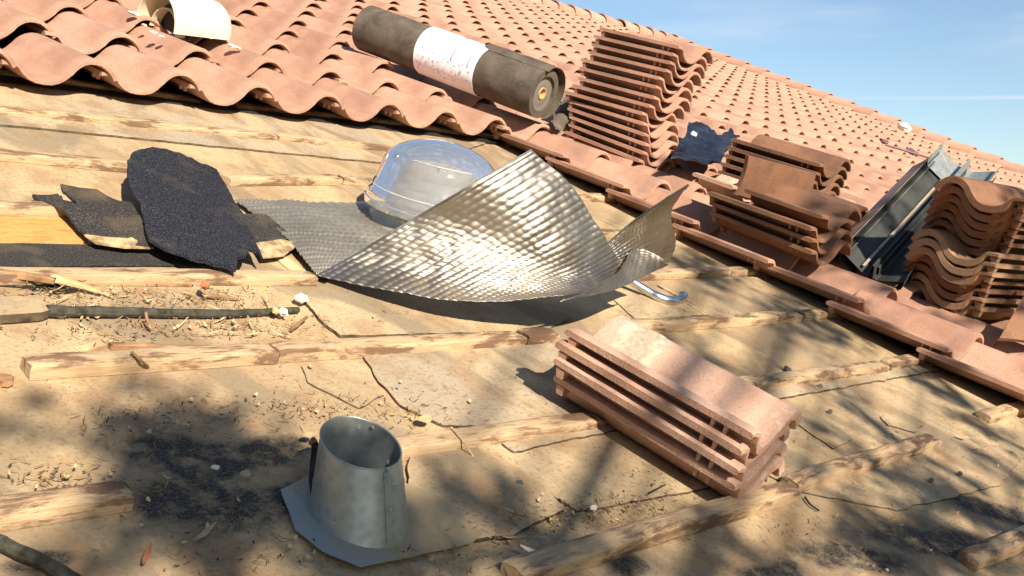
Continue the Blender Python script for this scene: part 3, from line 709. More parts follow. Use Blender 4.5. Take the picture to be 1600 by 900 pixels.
bent([(398, 380), (440, 374), (466, 381), (445, 399), (410, 402)], [.025, .027, .024, .020, .022], 'dustedge', 'sandy torn edge of the small black scrap', seed=9.0, th=.003)
bent([(196, 262), (205, 248), (222, 243), (243, 238), (272, 240), (300, 243), (325, 250), (340, 257), (362, 300), (380, 342), (395, 375), (409, 411), (400, 404), (386, 401), (381, 412), (368, 414), (366, 434), (345, 427), (318, 416), (285, 405), (258, 396), (232, 378), (222, 350), (215, 325), (198, 295)],
     [.065, .075, .08, .085, .085, .08, .08, .075, .06, .05, .04, .03, .03, .03, .03, .03, .025, .025, .03, .035, .035, .04, .045, .055, .06], 'shingle', 'large bent black shingle with torn lower corner', seed=5.0, th=.007,
     hf=lambda q: .018 * math.sin(3 + 9 * q.x) + .006 * fbm(q, 10, 5))

# ---------------- roofing felt roll
ra, rb = at(575, 44, .228), at(850, 147, .262)
ax = (rb - ra).normalized(); r0 = .106
zc = ax; xc = Vector((0, 0, 1)).cross(zc).normalized(); yc = zc.cross(xc)
mb = Matrix.Identity(4)
for i, a in enumerate((xc, yc, zc, ra)):
    for j in range(3): mb[j][i] = a[j]
LEN = (rb - ra).length
roll = thing('felt_roll', mb, 'heavy dark grey roll of roofing felt with a white paper wrapper lying on the tiles', 'felt roll')
def cyl(r_fn, z0, z1, seg=48, n=12, a0=0, a1=2 * math.pi):
    full = abs(a1 - a0 - 2 * math.pi) < 1e-6
    def fn(s, t):
        a = a0 + (a1 - a0) * s; z = z0 + (z1 - z0) * t; r = r_fn(a, z)
        return mb @ Vector((r * math.cos(a), r * math.sin(a), z))
    return fn
mesh('felt_body', grid(cyl(lambda a, z: r0 + .0018 * mnoise.noise(Vector((math.cos(a) * 2, math.sin(a) * 2, z * 5))) + .002 * (a / 6.28), 0.0, LEN), 60, 20, .03, True), M['roll'], roll)
# end faces with visible layers and core
for zz, sgn in ((LEN, 1), (0, -1)):
    def fn(s, t, zz=zz, sgn=sgn):
        a = 2 * math.pi * s; r = .026 + (r0 - .006 - .026) * t
        return mb @ Vector((r * math.cos(a), r * math.sin(a), zz - sgn * .012 + sgn * .006 * math.sin(t * 9) * .3))
    mesh('layered_end', grid(fn, 48, 8, 0, True), M['rollend'], roll)
mesh('core_tube', grid(cyl(lambda a, z: .026, LEN - .12, LEN - .006), 28, 2, .004, True), M['core'], roll)
mesh('core_tube', grid(cyl(lambda a, z: .026, .006, .12), 28, 2, .004, True), M['core'], roll)
# loose outer wrap at the near end
mesh('loose_flap', grid(cyl(lambda a, z: r0 + .003 + .030 * math.sin(math.pi * (a + 1.3) / 3.3) + .004 * mnoise.noise(Vector((a * 2, z * 20, 1))), LEN - .34, LEN + .016, a0=-1.3, a1=2.0), 40, 14, .003), M['roll'], roll)
wz0, wz1 = LEN * .37, LEN * .70
wrap = mesh('paper_wrapper', grid(cyl(lambda a, z: r0 + .0045 + .0012 * mnoise.noise(Vector((a * 3, z * 30, 4))), wz0, wz1), 60, 16, .0015, True), M['paper'], roll)
def band(z0, z1, a0, a1, mat, nm='printed_band'):
    mesh(nm, grid(cyl(lambda a, z: r0 + .0068, z0, z1, a0=a0, a1=a1), 20, 1, .0004), mat, wrap)
zl = [(LEN * .57, LEN * .577, 2.35, 3.05), (LEN * .555, LEN * .563, 1.30, 1.75), (LEN * .66, LEN * .666, 2.30, 3.1), (LEN * .645, LEN * .649, 1.0, 1.4)]
for z0, z1, a0, a1 in zl: band(z0, z1, a0, a1, M['ink'])
rr_ = random.Random(5)
vfs = []
for i in range(150):
    a0 = rr_.uniform(2.9, 3.9); z0 = rr_.uniform(wz0 + .01, wz1 - .012)
    vfs.append(grid(cyl(lambda a, z: r0 + .0068, z0, z0 + rr_.choice((.002, .003, .009)), a0=a0, a1=a0 + rr_.choice((.02, .03, .06))), 1, 1, .0003))
mesh('small_print', join(*vfs), M['ink_pink'], wrap)

# ---------------- skylight dome
dc = Vector((2.035, 2.01, 0)); UPW = Vector((0, math.sin(PITCH), math.cos(PITCH)))
dome = thing('skylight_dome', dc, 'cloudy clear tubular skylight dome behind the foil', 'skylight')
axd = Vector((0, .10, 1)).normalized(); xd = Vector((1, 0, 0)); yd = axd.cross(xd)
def lathe(c0, prof, seg=48, th=0.0, X=xd, Y=yd, Z=axd, nv=None, a0=0, a1=2 * math.pi):
    n = len(prof) - 1
    full = abs(a1 - a0 - 2 * math.pi) < 1e-6
    def fn(s, t):
        a = a0 + (a1 - a0) * s; q = t * n; i = min(int(q + 1e-6), n - 1); f_ = q - i
        r = prof[i][0] * (1 - f_) + prof[i + 1][0] * f_; z = prof[i][1] * (1 - f_) + prof[i + 1][1] * f_
        return c0 + X * (r * math.cos(a)) + Y * (r * math.sin(a)) + Z * z
    return grid(fn, seg, n, th, full)
HB = .080
mesh('dome', lathe(dc + axd * HB, [(.186, .0), (.189, .012), (.186, .026), (.180, .032), (.178, .050), (.172, .058), (.160, .110), (.150, .132), (.128, .150), (.098, .166), (.060, .179), (.025, .184), (.001, .185)], 56, -.003), M['acrylic'], dome, ang=60)
for rz, rr0 in ((.040, .1803), (.136, .1468)):
    mesh('moulded_ring', lathe(dc + axd * (HB + rz), [(rr0, -.0008), (rr0 + .0016, 0), (rr0, .0008)], 56, -.001), M['ringw'], dome)
mesh('dome_ring', lathe(dc + axd * (HB - .02), [(.176, .012), (.190, .008), (.192, .022), (.185, .026)], 56, -.003), M['acrylic'], dome)
mesh('light_tube', lathe(dc + axd * .02, [(.140, .0), (.140, .05), (.145, .07)], 48, -.003), M['collar'], dome)
mesh('base_flashing', lathe(dc + Vector((0, 0, .004)), [(.235, .002), (.225, .006), (.175, .012), (.155, .03), (.146, .05)], 48, -.002, Z=Vector((0, 0, 1)), Y=Vector((0, 1, 0))), M['galv'], dome)
rr_ = random.Random(3)
for i in range(7):
    a = 2 * math.pi * i / 7 + .3
    p = dc + axd * (HB + .128) + xd * (.151 * math.cos(a)) + yd * (.151 * math.sin(a))
    mesh('screw', tube([p, p + (xd * math.cos(a) + yd * math.sin(a)) * .004 + axd * .004], .004, 8), M['rod'], dome)

# ---------------- embossed foil apron
foil = thing('foil_apron', at(492, 432, .0), 'curled silvery embossed metal flashing sheet in front of the skylight dome', 'metal flashing')
def curve(ctrl):
    P_ = [at(x, y, n) for x, y, n in ctrl]
    def f(t):
        q = t * (len(P_) - 1); i = min(int(q), len(P_) - 2); f_ = q - i
        p0 = P_[max(i - 1, 0)]; p1 = P_[i]; p2 = P_[i + 1]; p3 = P_[min(i + 2, len(P_) - 1)]
        return .5 * ((2 * p1) + (p2 - p0) * f_ + (2 * p0 - 5 * p1 + 4 * p2 - p3) * f_ ** 2 + (3 * p1 - p0 - 3 * p2 + p3) * f_ ** 3)
    return f
def coons(b, tp, l, r):
    c00, c10, c01, c11 = b(0), b(1), tp(0), tp(1)
    def f(s, t):
        return (b(s) * (1 - t) + tp(s) * t) + (l(t) * (1 - s) + r(t) * s) - (c00 * (1 - s) * (1 - t) + c10 * s * (1 - t) + c01 * (1 - s) * t + c11 * s * t)
    return f
def emboss(f, NC, NP, A, sgn=1, ridge=1.0, pin=.6, fade=None):
    def g(s, t):
        p = f(s, t); e = 1e-3
        a = f(min(s + e, 1), t) - f(max(s - e, 0), t); b = f(s, min(t + e, 1)) - f(s, max(t - e, 0))
        n = a.cross(b); n = n.normalized() if n.length > 1e-14 else Vector((0, 0, 1))
        h = ridge * (abs(math.sin(math.pi * NC * t)) ** .8) + pin * (abs(math.sin(math.pi * NP * s + .4 * math.sin(t * 60))) ** .7)
        k = 1 if fade is None else fade(s, t)
        w_ = .008 * fbm(p, 4, 1.0) + .004 * abs(fbm(p, 11, 4.0))
        return p + n * (sgn * A * h * k + w_)
    return g
f_l = curve([(880, 466, .135), (800, 471, .10), (700, 468, .07), (600, 456, .04), (492, 433, .012)])   # across, bottom -> top
f_r = curve([(985, 430, .15), (963, 400, .195), (932, 350, .27), (888, 285, .35), (830, 235, .40)])
f_b = curve([(880, 466, .135), (918, 458, .145), (952, 446, .15), (985, 430, .15)])
f_t = curve([(492, 433, .012), (545, 405, .055), (600, 371, .125), (660, 335, .20), (745, 285, .31), (830, 235, .40)])
f1 = coons(f_b, f_t, f_l, f_r)
mesh('curled_sheet', grid(emboss(f1, 28, 29, .0018, 1, 1.0, .6), 200, 210, .0010), M['foil'], foil, ang=180)
# rear lobe
g_b = curve([(968, 424, .165), (1000, 424, .165), (1022, 418, .165), (1048, 410, .165)])
g_t = curve([(942, 388, .21), (985, 350, .28), (1030, 318, .36), (1076, 289, .43)])
g_l = curve([(968, 424, .165), (952, 408, .185), (942, 388, .21)]); g_r = curve([(1048, 410, .165), (1057, 375, .24), (1049, 332, .33), (1076, 289, .43)])
mesh('curled_corner', grid(emboss(coons(g_b, g_t, g_l, g_r), 16, 18, .0025, -1, .6, .8), 90, 80, .0010), M['foil'], foil, ang=180)
h_b = curve([(872, 467, .13), (920, 464, .135), (975, 448, .15), (1043, 413, .19)])
h_t = curve([(905, 455, .15), (965, 425, .18), (992, 388, .215), (1043, 411, .20)])
h_l = curve([(872, 467, .13), (888, 462, .14), (905, 455, .15)]); h_r = curve([(1043, 413, .19), (1044, 412, .195), (1043, 411, .20)])
mesh('rolled_tongue', grid(emboss(coons(h_b, h_t, h_l, h_r), 12, 22, .0024, 1), 100, 60, .0010), M['foil'], foil, ang=180)
q = pxs([(368, 316), (470, 318), (560, 321), (648, 328), (700, 350), (700, 400), (640, 425), (560, 432), (492, 433), (462, 398), (420, 352)])
fa = coons(curve([(492, 434, .008), (560, 434, .008), (650, 430, .008)]), curve([(366, 316, .006), (470, 318, .006), (640, 327, .006)]), curve([(492, 434, .008), (440, 376, .010), (366, 316, .006)]), curve([(650, 430, .008), (665, 385, .008), (640, 327, .006)]))
mesh('flat_apron', grid(emboss(lambda s, t: fa(s, t) + Vector((0, 0, .010 * math.sin(s * 5) * math.sin(math.pi * t) * .6 + .008 * math.sin(math.pi * t))), 22, 26, .0050, 1, .7, .9), 150, 150, .0010), M['foildull'], foil, ang=180)
mesh('lobe_hem', tube([g_t(i / 20) for i in range(21)], .003, 8), M['galvdark'], foil)
mesh('hem', tube([f_t(i / 30) + Vector((0, 0, .001)) for i in range(31)], .0028, 8), M['foil'], foil)

# pale wood sliver beside the foil
batten(440, 396, 478, 428, 'white painted splinter at the foil\'s left corner', w=.035, h=.006, mat='fresh', name='wood_splinter', cat='splinter', group=None)

# ---------------- steel rod
rp = [at(955, 418, .055), at(985, 438, .034), at(1012, 455, .020), at(1036, 467, .015), at(1054, 470, .014), at(1067, 465, .014)]
rod = thing('steel_rod', at(1030, 465, 0), 'shiny bent steel rod with hooked end lying on the felt', 'steel rod')
def cr(P_, n):
    out = []
    for i in range(n + 1):
        q = i / n * (len(P_) - 1); k_ = min(int(q), len(P_) - 2); f_ = q - k_
        p0 = P_[max(k_ - 1, 0)]; p1 = P_[k_]; p2 = P_[k_ + 1]; p3 = P_[min(k_ + 2, len(P_) - 1)]
        out.append(.5 * ((2 * p1) + (p2 - p0) * f_ + (2 * p0 - 5 * p1 + 4 * p2 - p3) * f_ ** 2 + (3 * p1 - p0 - 3 * p2 + p3) * f_ ** 3))
    return out
mesh('shaft', tube(cr(rp, 40), [.012] * 20 + [.0135] * 21, 14), M['rod'], rod)
mesh('end_cap', tube([rp[-1] + Vector((-.004, -.002, -.002)), rp[-1] + Vector((.006, .006, .004)), rp[-1] + Vector((.010, .010, .006))], [.015, .016, .012], 14), M['rod'], rod)

# ---------------- vent pipe
vb = Vector((.999, .921, 0)); X_ = Vector((1, 0, 0)); Y_ = UPW.cross(X_)
# camera-facing horizontal axes for the slanted cut
back = Vector((.74, .60, 0)).normalized(); left = Vector((-.60, .74, 0)).normalized()
vent = thing('vent_flashing', vb, 'tapered galvanised vent pipe flashing with slanted open top', 'vent flashing')
vb2 = vb + Vector((-.028, .0, 0))
def rim(a):
    d = X_ * math.cos(a) + Y_ * math.sin(a)
    return .119 + .020 * d.dot(left) + .022 * d.dot(back)
def cone(z0f, z1f, th, off=0.0):
    def fn(s, t):
        a = 2 * math.pi * s; z = z0f(a) + (z1f(a) - z0f(a)) * t
        r = .0725 - (z) * .125 + off
        return vb2 + X_ * (r * math.cos(a)) + Y_ * (r * math.sin(a)) + UPW * z
    return grid(fn, 64, 14, th, True)
def z0(a):
    return -.02 - .0745 * math.sin(a) * 0 + (-.0745 * (Y_.z * math.sin(a) + X_.z * math.cos(a))) / UPW.z
mesh('cone', cone(z0, rim, .0012), M['galv'], vent)
mesh('seam_ring', cone(lambda a: .062, lambda a: .0645, .0005, .0011), M['galv'], vent)
mesh('rolled_rim', tube([vb2 + X_ * ((.0725 - rim(a) * .125) * math.cos(a)) + Y_ * ((.0725 - rim(a) * .125) * math.sin(a)) + UPW * rim(a) for a in [2 * math.pi * i / 64 for i in range(65)]], .0013, 6, False), M['galv'], vent)
asm = None
best = None
for i in range(360):
    a = 2 * math.pi * i / 360; r = .0745 - .05 * .105; p = vb2 + X_ * (r * math.cos(a)) + Y_ * (r * math.sin(a)) + UPW * .06
    if (X_ * math.cos(a) + Y_ * math.sin(a)).dot(back) < 0:
        e = abs(proj(p)[0] - 608)
        if best is None or e < best[0]: best = (e, a)
asm = best[1]
def conep(a, z, off=0.0):
    r = .0725 - z * .125 + off; return vb2 + X_ * (r * math.cos(a)) + Y_ * (r * math.sin(a)) + UPW * z
mesh('lap_seam', grid(lambda s, t: conep(asm + (s - .5) * .14, -.01 + (rim(asm) + .005) * t, .0016), 6, 12, .0012), M['galv'], vent)
for z in (.090, .075, .035, .100): 
    mesh('rivet', tube([conep(asm + .03, z, .001), conep(asm + .03, z, .004)], [.0035, .002], 8), M['rod'], vent)
for a_, z in ((asm - 1.1, .02), (asm + 2.2, .128), (asm + 2.55, .130)):
    mesh('rivet', tube([conep(a_, z, -.003), conep(a_, z, .004)], [.0035, .002], 8), M['rod'], vent)
# base plate, slightly wavy
pc = pxs([(436, 774), (478, 752), (505, 742), (600, 752), (690, 790), (752, 842), (735, 856), (640, 880), (560, 897), (500, 872), (458, 838)])
for q_ in pc: q_.z = .006
mesh('base_plate', sheet(pc, .0012, lambda q: .005 + .003 * fbm(q, 6, 3), .015, .002, 4, .02), M['galvdust'], vent)
bent([(488, 690), (496, 688), (500, 700), (503, 760), (486, 772), (484, 730)], [.07, .07, .06, .012, .010, .03], 'dark', 'black bitumen flap sticking up left of the vent pipe', name='felt_flap', th=.003, seed=4)
M_brown = m_flat('brown_leaf', (0.36, 0.14, 0.06), 0.7)
# ---------------- cream vent hood on the tiles
hc = Vector((2.06, 3.70, .10)); hx = Vector((.97, .22, 0)).normalized(); hy = Vector((-.22, .97, 0))
hood = thing('vent_hood', hc, 'cream painted half-barrel vent hood among the upper left tiles', 'roof vent')
def fn(s, t):
    a = math.pi * (1 - s); r = .105 * (1 - .55 * max(0, (t - .78) / .22) ** 2.2)
    return hc + hx * (.33 * t - .02) - hy * (math.cos(a) * -r) + Vector((0, 0, .02 + math.sin(a) * r * 1.15))
mesh('hood_shell', grid(fn, 28, 18, .003), M['cream'], hood)
mesh('inner_collar', grid(lambda s, t: hc + hx * (.02 + .05 * t) - hy * (math.cos(math.pi * (1 - s)) * -.07) + Vector((0, 0, .0 + math.sin(math.pi * s) * .085)), 24, 3, .003), M['cream'], hood)
mesh('dark_throat', grid(lambda s, t: hc + hx * .07 - hy * (math.cos(math.pi * (1 - s)) * -.098 * t) + Vector((0, 0, .0 + math.sin(math.pi * s) * .11 * t)), 24, 3, .002), M['dark'], hood)
# ---------------- mortar crumbs near the hood
def lump(c, r, mat, name, label, cat, group=None, sq=.6, seed=0):
    V, F = [], []; nu, nv = 12, 7
    for j in range(nv + 1):
        ph = math.pi * j / nv
        for i in range(nu):
            th = 2 * math.pi * i / nu
            d = Vector((math.sin(ph) * math.cos(th), math.sin(ph) * math.sin(th), math.cos(ph)))
            rr2 = r * (1 + .5 * fbm(d, 1.6, seed)); V.append(tuple(c + Vector((d.x * rr2, d.y * rr2, d.z * rr2 * sq + r * sq * .7))))
    for j in range(nv):
        for i in range(nu): F.append((j * nu + i, (j + 1) * nu + i, (j + 1) * nu + (i + 1) % nu, j * nu + (i + 1) % nu))
    return mesh(name, (V, F), M[mat] if isinstance(mat, str) else mat, label=label, cat=cat, group=group)
for i, (x, y, n, r) in enumerate([(208, 22, .13, .018), (240, 52, .12, .014), (252, 58, .12, .012), (362, 73, .12, .016), (372, 76, .12, .012), (225, 40, .12, .010), (330, 60, .12, .008)]):
    lump(at(x, y, n), r, 'mortar', 'mortar_crumb', 'crumb of pale mortar on the tiles round the cream hood', 'mortar', 'mortar crumbs round the hood', .35, i)
lump(at(1411, 203, .16), .09, 'white', 'mortar_patch', 'white mortar patch on the far sloping roof edge', 'mortar', None, .5, 3)
# purple fragments on the far tiles
mp_ = m_flat('purple_slate', (0.13, 0.075, 0.075), 0.6)
for (x, y, r, l) in ((1381, 223, .045, 'small round purple fragment on the distant tiles'), (1424, 240, .055, 'larger purple fragment on the distant tiles, nearer the metal flashing')):
    lump(at(x, y, .14), r, mp_, 'slate_fragment', l, 'fragment', None, .45, r * 50)
mesh('cable', tube([at(1384, 226, .16), at(1410, 234, .165), at(1440, 243, .165), at(1480, 256, .165)], .012, 6), mp_, label='thin dark strip running across the distant tiles', cat='cable')

# ---------------- blue-black plastic
bpz = [(1042, 262), (1058, 238), (1068, 222), (1070, 207), (1085, 206), (1100, 212), (1118, 224), (1136, 214), (1150, 226), (1128, 250), (1121, 269), (1098, 273), (1066, 268)]
p = [at(x, y, .16) for x, y in bpz]
def hb(q):
    return .05 * abs(fbm(q, 4.0, 2.0)) + .02 * abs(fbm(q, 14, 3.0)) + .03
mesh('plastic_sheet', sheet(p, .002, hb, .03, .01, 3, .02), M['blue'], label='crumpled blue black plastic sheet wedged between tile stacks', cat='plastic sheet', ang=60)
lump(at(1083, 212, .26), .018, 'white', 'mortar_crumb', 'white crumb on the blue black plastic', 'mortar', None, .6, 8)
mesh('plastic_sheet', sheet([at(x, y, .13) for x, y in [(858, 195), (872, 175), (884, 150), (890, 190), (880, 205), (868, 203)]], .002, lambda q: .05 * abs(fbm(q, 12, 1)), .012, .008, 2, .015), M['roll'], label='torn dark felt scrap between the roll and the tall stack', cat='felt scrap', ang=50)

# ---------------- valley flashing leaning behind the end-on stack
na = Vector((3.72, 1.60, .150)); fa_ = Vector((4.65, 1.78, .56)); cross = Vector((.06, -1, -.02)).normalized()
val = thing('valley_flashing', na, 'bundle of weathered grey metal valley flashings leaning on the end-on stack', 'metal flashing')
Wp = [(0, .03), (.004, .0), (.10, -.045), (.118, -.043), (.124, .004), (.132, .004), (.138, -.043), (.156, -.045), (.252, .0), (.256, .03)]
def wsheet(offz, offc, s0, s1, th=.0012, sc=1.0):
    dir_ = (fa_ - na); upv = cross.cross(dir_).normalized();
    if upv.z < 0: upv = -upv
    n = len(Wp) - 1
    def fn(s, t):
        q = s * n; i = min(int(q + 1e-6), n - 1); f_ = q - i
        a = Wp[i][0] * (1 - f_) + Wp[i + 1][0] * f_; b = Wp[i][1] * (1 - f_) + Wp[i + 1][1] * f_
        return na + dir_ * (s0 + (s1 - s0) * t) + cross * (a * sc + offc) + upv * (b + offz)
    return grid(fn, n, 12, th)
mesh('metal_channel', wsheet(0, 0, 0, .9), M['galvshade'], val, ang=20)
mesh('metal_channel', wsheet(.010, .006, .82, 1.0), M['galv'], val, ang=20)
mesh('channel_rib', grid(lambda s, t: na + (fa_ - na) * (.02 + .84 * t) + cross * (.085 + .010 * s) + Vector((0, 0, -.022)), 2, 12, .003), M['collar'], val)
mesh('channel_rib', grid(lambda s, t: na + (fa_ - na) * (.0 + .88 * t) + cross * (.018 + .006 * s) + Vector((0, 0, .008)), 2, 12, .003), M['galvdark'], val)
mesh('metal_channel', wsheet(-.016, .012, .03, .96), M['galvshade'], val, ang=20)
mesh('metal_channel', wsheet(-.034, -.004, .0, .93), M['galvshade'], val, ang=20)
dir_ = (fa_ - na)
mesh('painted_strip', grid(lambda s, t: na + dir_ * (-.03 + .86 * t) + cross * (.004 - .05 * s) + Vector((0, 0, .035 - .06 * s)), 3, 12, .002), M['flashpaint'], val)
mesh('wire', tube([at(1372, 388, .2), at(1380, 395, .19), at(1386, 404, .17)], .002, 6), M['wire'], label='short bright wire end beneath the metal flashings', cat='wire')
mesh('wire', tube([at(1401, 380, .2), at(1404, 395, .17), at(1405, 408, .15)], .003, 6), M['wire'], label='upright pale blue wire beside the end-on stack', cat='wire')

# ---------------- sticks, twigs, leaves
def stick(pts, r, mat, name, label, cat, taper=.7, group=None):
    P_ = cr([at(x, y, n) for x, y, n in pts], 30)
    P_ = [p + Vector((0, 0, .15 * r * mnoise.noise(p * 40))) for p in P_]
    return mesh(name, tube(P_, [r * (1 - (1 - taper) * i / 30) * (1 + .18 * mnoise.noise(Vector((i * .5, r * 100, 0)))) for i in range(31)], 10), M[mat] if isinstance(mat, str) else mat, label=label, cat=cat, group=group)
stick([(72, 486, .013), (200, 488, .012), (330, 490, .012), (400, 488, .011), (466, 484, .010)], .0105, 'stick', 'stick', 'long dark mossy stick running through the left debris', 'stick', .6)
stick([(-20, 838, .010), (30, 862, .012), (80, 885, .012), (140, 925, .010)], .009, 'stick', 'stick', 'dark crusty stick in the lower left corner', 'stick', 1.0)
stick([(228, 488, .03), (230, 500, .02), (236, 515, .008)], .003, 'chip', 'twig', 'thin twig hanging over the mossy stick', 'twig')
stick([(206, 550, .034), (220, 563, .030), (232, 573, .014)], .0028, 'chip', 'twig', 'short twig resting on the thick pale batten', 'twig')
stick([(705, 668, .03), (724, 690, .028), (741, 716, .006)], .0018, 'dryleaf', 'twig', 'thin curved straw over the orange batten', 'twig')
stick([(320, 462, .010), (350, 464, .010), (378, 467, .008)], .0035, 'chip', 'twig', 'dark twig beside the upright curled bark', 'twig')
stick([(455, 515, .01), (480, 495, .018)], .004, 'chip', 'twig', 'reddish stub of wood at the lifted felt corner', 'twig')
stick([(1258, 777, .006), (1266, 788, .006), (1280, 798, .005)], .0025, 'stick', 'twig', 'short dark twig below the dappled batten', 'twig')
stick([(1015, 770, .01), (1040, 757, .01)], .002, 'stick', 'twig', 'dark twig in front of the four tile stack', 'twig')
def leaf(x, y, n, L, w, ang, mat, label, curl=.3, name='dead_leaf', pt_=True):
    c = at(x, y, n); d = Vector((math.cos(ang), math.sin(ang), 0)); s_ = Vector((-d.y, d.x, 0))
    def fn(s, t):
        ww = w * math.sin(math.pi * (.06 + .9 * t)) ** .8
        return c + d * (L * (t - .5)) + s_ * (ww * (s - .5)) + Vector((0, 0, .004 + curl * L * ((t - .5) ** 2) + curl * .6 * w * abs(s - .5)))
    return mesh(name, grid(fn, 4, 10, .0006), M[mat] if isinstance(mat, str) else mat, label=label, cat='leaf')
leaf(662, 660, .012, .035, .022, .2, 'dryleaf', 'pale yellow dead leaf above the orange batten')
leaf(318, 455, .02, .035, .018, 1.2, M_brown, 'upright curled brown bark flake on the left debris', 1.0)
leaf(488, 700, .05, .03, .016, 1.0, M_brown, 'brown leaf caught beside the vent pipe', .6)
leaf(480, 685, .012, .022, .014, .2, 'dryleaf', 'pale leaf behind the vent pipe')
leaf(835, 868, .016, .05, .012, -.9, 'white', 'slim silver leaf in front of the felt flap')
leaf(228, 872, .006, .045, .008, .9, M_brown, 'slim tan leaf in the lower left foreground')
leaf(318, 838, .006, .055, .008, .5, 'dryleaf', 'long pale leaf on the black patch')
leaf(382, 745, .006, .02, .015, .5, 'dryleaf', 'small pale leaf on the black patch')
leaf(335, 735, .006, .014, .012, .1, 'white', 'tiny white leaf on the black patch')
leaf(1192, 776, .006, .02, .014, .3, 'white', 'small white flake below the long weathered batten')
leaf(925, 798, .006, .022, .012, .3, 'white', 'round white flake on the pale felt patch')
leaf(1505, 685, .012, .03, .012, -.8, 'dryleaf', 'curved yellow leaf near the right border')
leaf(1400, 678, .012, .016, .012, 0, 'dryleaf', 'small yellow leaf behind the dappled batten')
lump(at(470, 470, .012), .014, 'white', 'plaster_lump', 'white lump at the lifted felt corner', 'lump', None, .6, 1)
lump(at(430, 489, .016), .009, 'dryleaf', 'plaster_lump', 'left yellowish curl by the mossy stick end', 'lump', None, .7, 2)
lump(at(441, 491, .014), .010, 'white', 'plaster_lump', 'right yellowish curl by the mossy stick end', 'lump', None, .7, 5)
lump(at(1230, 579, .004), .012, 'galvdark', 'metal_scrap', 'shiny dark scrap above the round edged batten', 'scrap', None, .5, 4)
lump(at(5, 600, .0), .016, 'chip', 'wood_knot', 'round wood knot at the left border', 'wood chip', None, .5, 6)
for x, y in ((1282, 603), (1297, 643), (1500, 740), (1455, 750), (812, 755)):
    mesh('roofing_nail', tube([at(x, y, .0), at(x, y, .008), at(x, y, .0085), at(x, y, .0105)], [.002, .002, .006, .006], 10), M['galvdark'], label='roofing nail standing in the dusty felt', cat='nail', group='roofing nails in the felt')

# litter: uncountable flakes, needles and chips
def litter(regions, mat, label, name, L=(.006, .022), W_=(.0015, .005), curl=.25, seed=1):
    rg = random.Random(seed); V, F = [], []
    for (x, y, sx, sy, n) in regions:
        for i in range(n):
            px_, py_ = rg.gauss(x, sx), rg.gauss(y, sy)
            if py_ < 120 or rg.random() < .3: continue
            c = at(px_, py_, .010); c.z = rg.choice((.006, .008, .012))
            a = rg.uniform(0, math.pi); d = Vector((math.cos(a), math.sin(a), rg.uniform(-.15, .25))); s_ = Vector((-math.sin(a), math.cos(a), rg.uniform(-.3, .3)))
            l = rg.uniform(*L); w_ = rg.uniform(*W_); k_ = len(V)
            for t in (-.5, 0, .5):
                for s2 in (-.5, .5):
                    q = c + d * (l * t) + s_ * (w_ * s2 * (1 if t == 0 else .5)) + Vector((0, 0, curl * l * t * t * 2)); V.append(tuple(q))
            for t in (0, 2): F.append((k_ + t, k_ + t + 1, k_ + t + 3, k_ + t + 2))
    return mesh(name, (V, F), mat, kind='stuff', base=Matrix.Identity(4), smooth=False, label=label, cat='debris')
REG = [(200, 462, 110, 12, 260), (330, 470, 60, 14, 160), (240, 512, 110, 12, 320), (420, 508, 60, 12, 120), (80, 455, 60, 10, 90), (230, 660, 60, 16, 200), (470, 640, 90, 14, 260), (100, 745, 80, 14, 160), (330, 790, 90, 40, 90),
       (830, 820, 60, 22, 260), (900, 800, 60, 10, 120), (640, 640, 40, 20, 80), (980, 790, 60, 12, 120), (1150, 705, 50, 40, 60), (1260, 690, 60, 10, 70), (1040, 490, 60, 5, 50), (1400, 820, 150, 40, 240), (1560, 690, 50, 30, 130), (420, 860, 120, 20, 120), (700, 870, 60, 14, 80), (560, 545, 200, 50, 80), (600, 480, 60, 14, 30)]
litter(REG, M['chip'], 'brown needles, bark bits and wood chips strewn over the deck', 'wood_litter', (.004, .020), (.0008, .0028), .2, 1)
litter([(a, b, c_, d_, int(e * .08)) for a, b, c_, d_, e in REG], M['dryleaf'], 'small pale leaf flakes strewn over the deck', 'leaf_litter', (.004, .013), (.003, .008), .5, 2)
litter([(a, b, c_, d_, int(e * .30)) for a, b, c_, d_, e in REG] + [(1050, 740, 40, 25, 90)], M['stick'], 'fine black crumbs strewn over the deck', 'dark_crumbs', (.003, .009), (.001, .004), .3, 3)
litter([(190, 455, 90, 10, 12), (330, 462, 40, 12, 16), (260, 512, 100, 10, 14), (830, 822, 30, 16, 8)], M['fresh'], 'larger splinters of pale wood in the left debris', 'splinter_litter', (.02, .06), (.002, .0045), .1, 4)

# ---------------- tree beside the house (outside the frame): casts the dappled shade
tree = thing('tree', Vector((-5.5, -6.6, -2.2)), 'leafy tree standing beside the house behind the viewer', 'tree')
TD = 4.2
rg = random.Random(11)
LV, LF = [], []; BV = []
hub = Vector((-5.0, -6.0, 4.6))
def leafcloud(c, rad, n, sz):
    for i in range(n):
        p = c + Vector((rg.gauss(0, rad), rg.gauss(0, rad), rg.gauss(0, rad)))
        a = Vector((rg.uniform(-1, 1), rg.uniform(-1, 1), rg.uniform(-1, 1))).normalized(); b = a.cross(Vector((rg.uniform(-1, 1), rg.uniform(-1, 1), rg.uniform(-1, 1)))).normalized()
        l = sz * rg.uniform(.6, 1.3); w_ = l * .35; k_ = len(LV)
        LV.extend([tuple(p - a * l), tuple(p + b * w_), tuple(p + a * l), tuple(p - b * w_)]); LF.append((k_, k_ + 1, k_ + 2, k_ + 3))
def shade_blob(x, y, rad, n, T=TD, sz=.045, z=0.0):
    c = at(x, y, z) + SUNR * T; leafcloud(c, rad, n, sz)
    BV.append(tube(cr([hub, hub.lerp(c, .5) + Vector((0, 0, .5)), c], 14), [.05, .045, .04, .035, .03, .026, .022, .019, .016, .013, .011, .009, .007, .006, .005], 6, False))
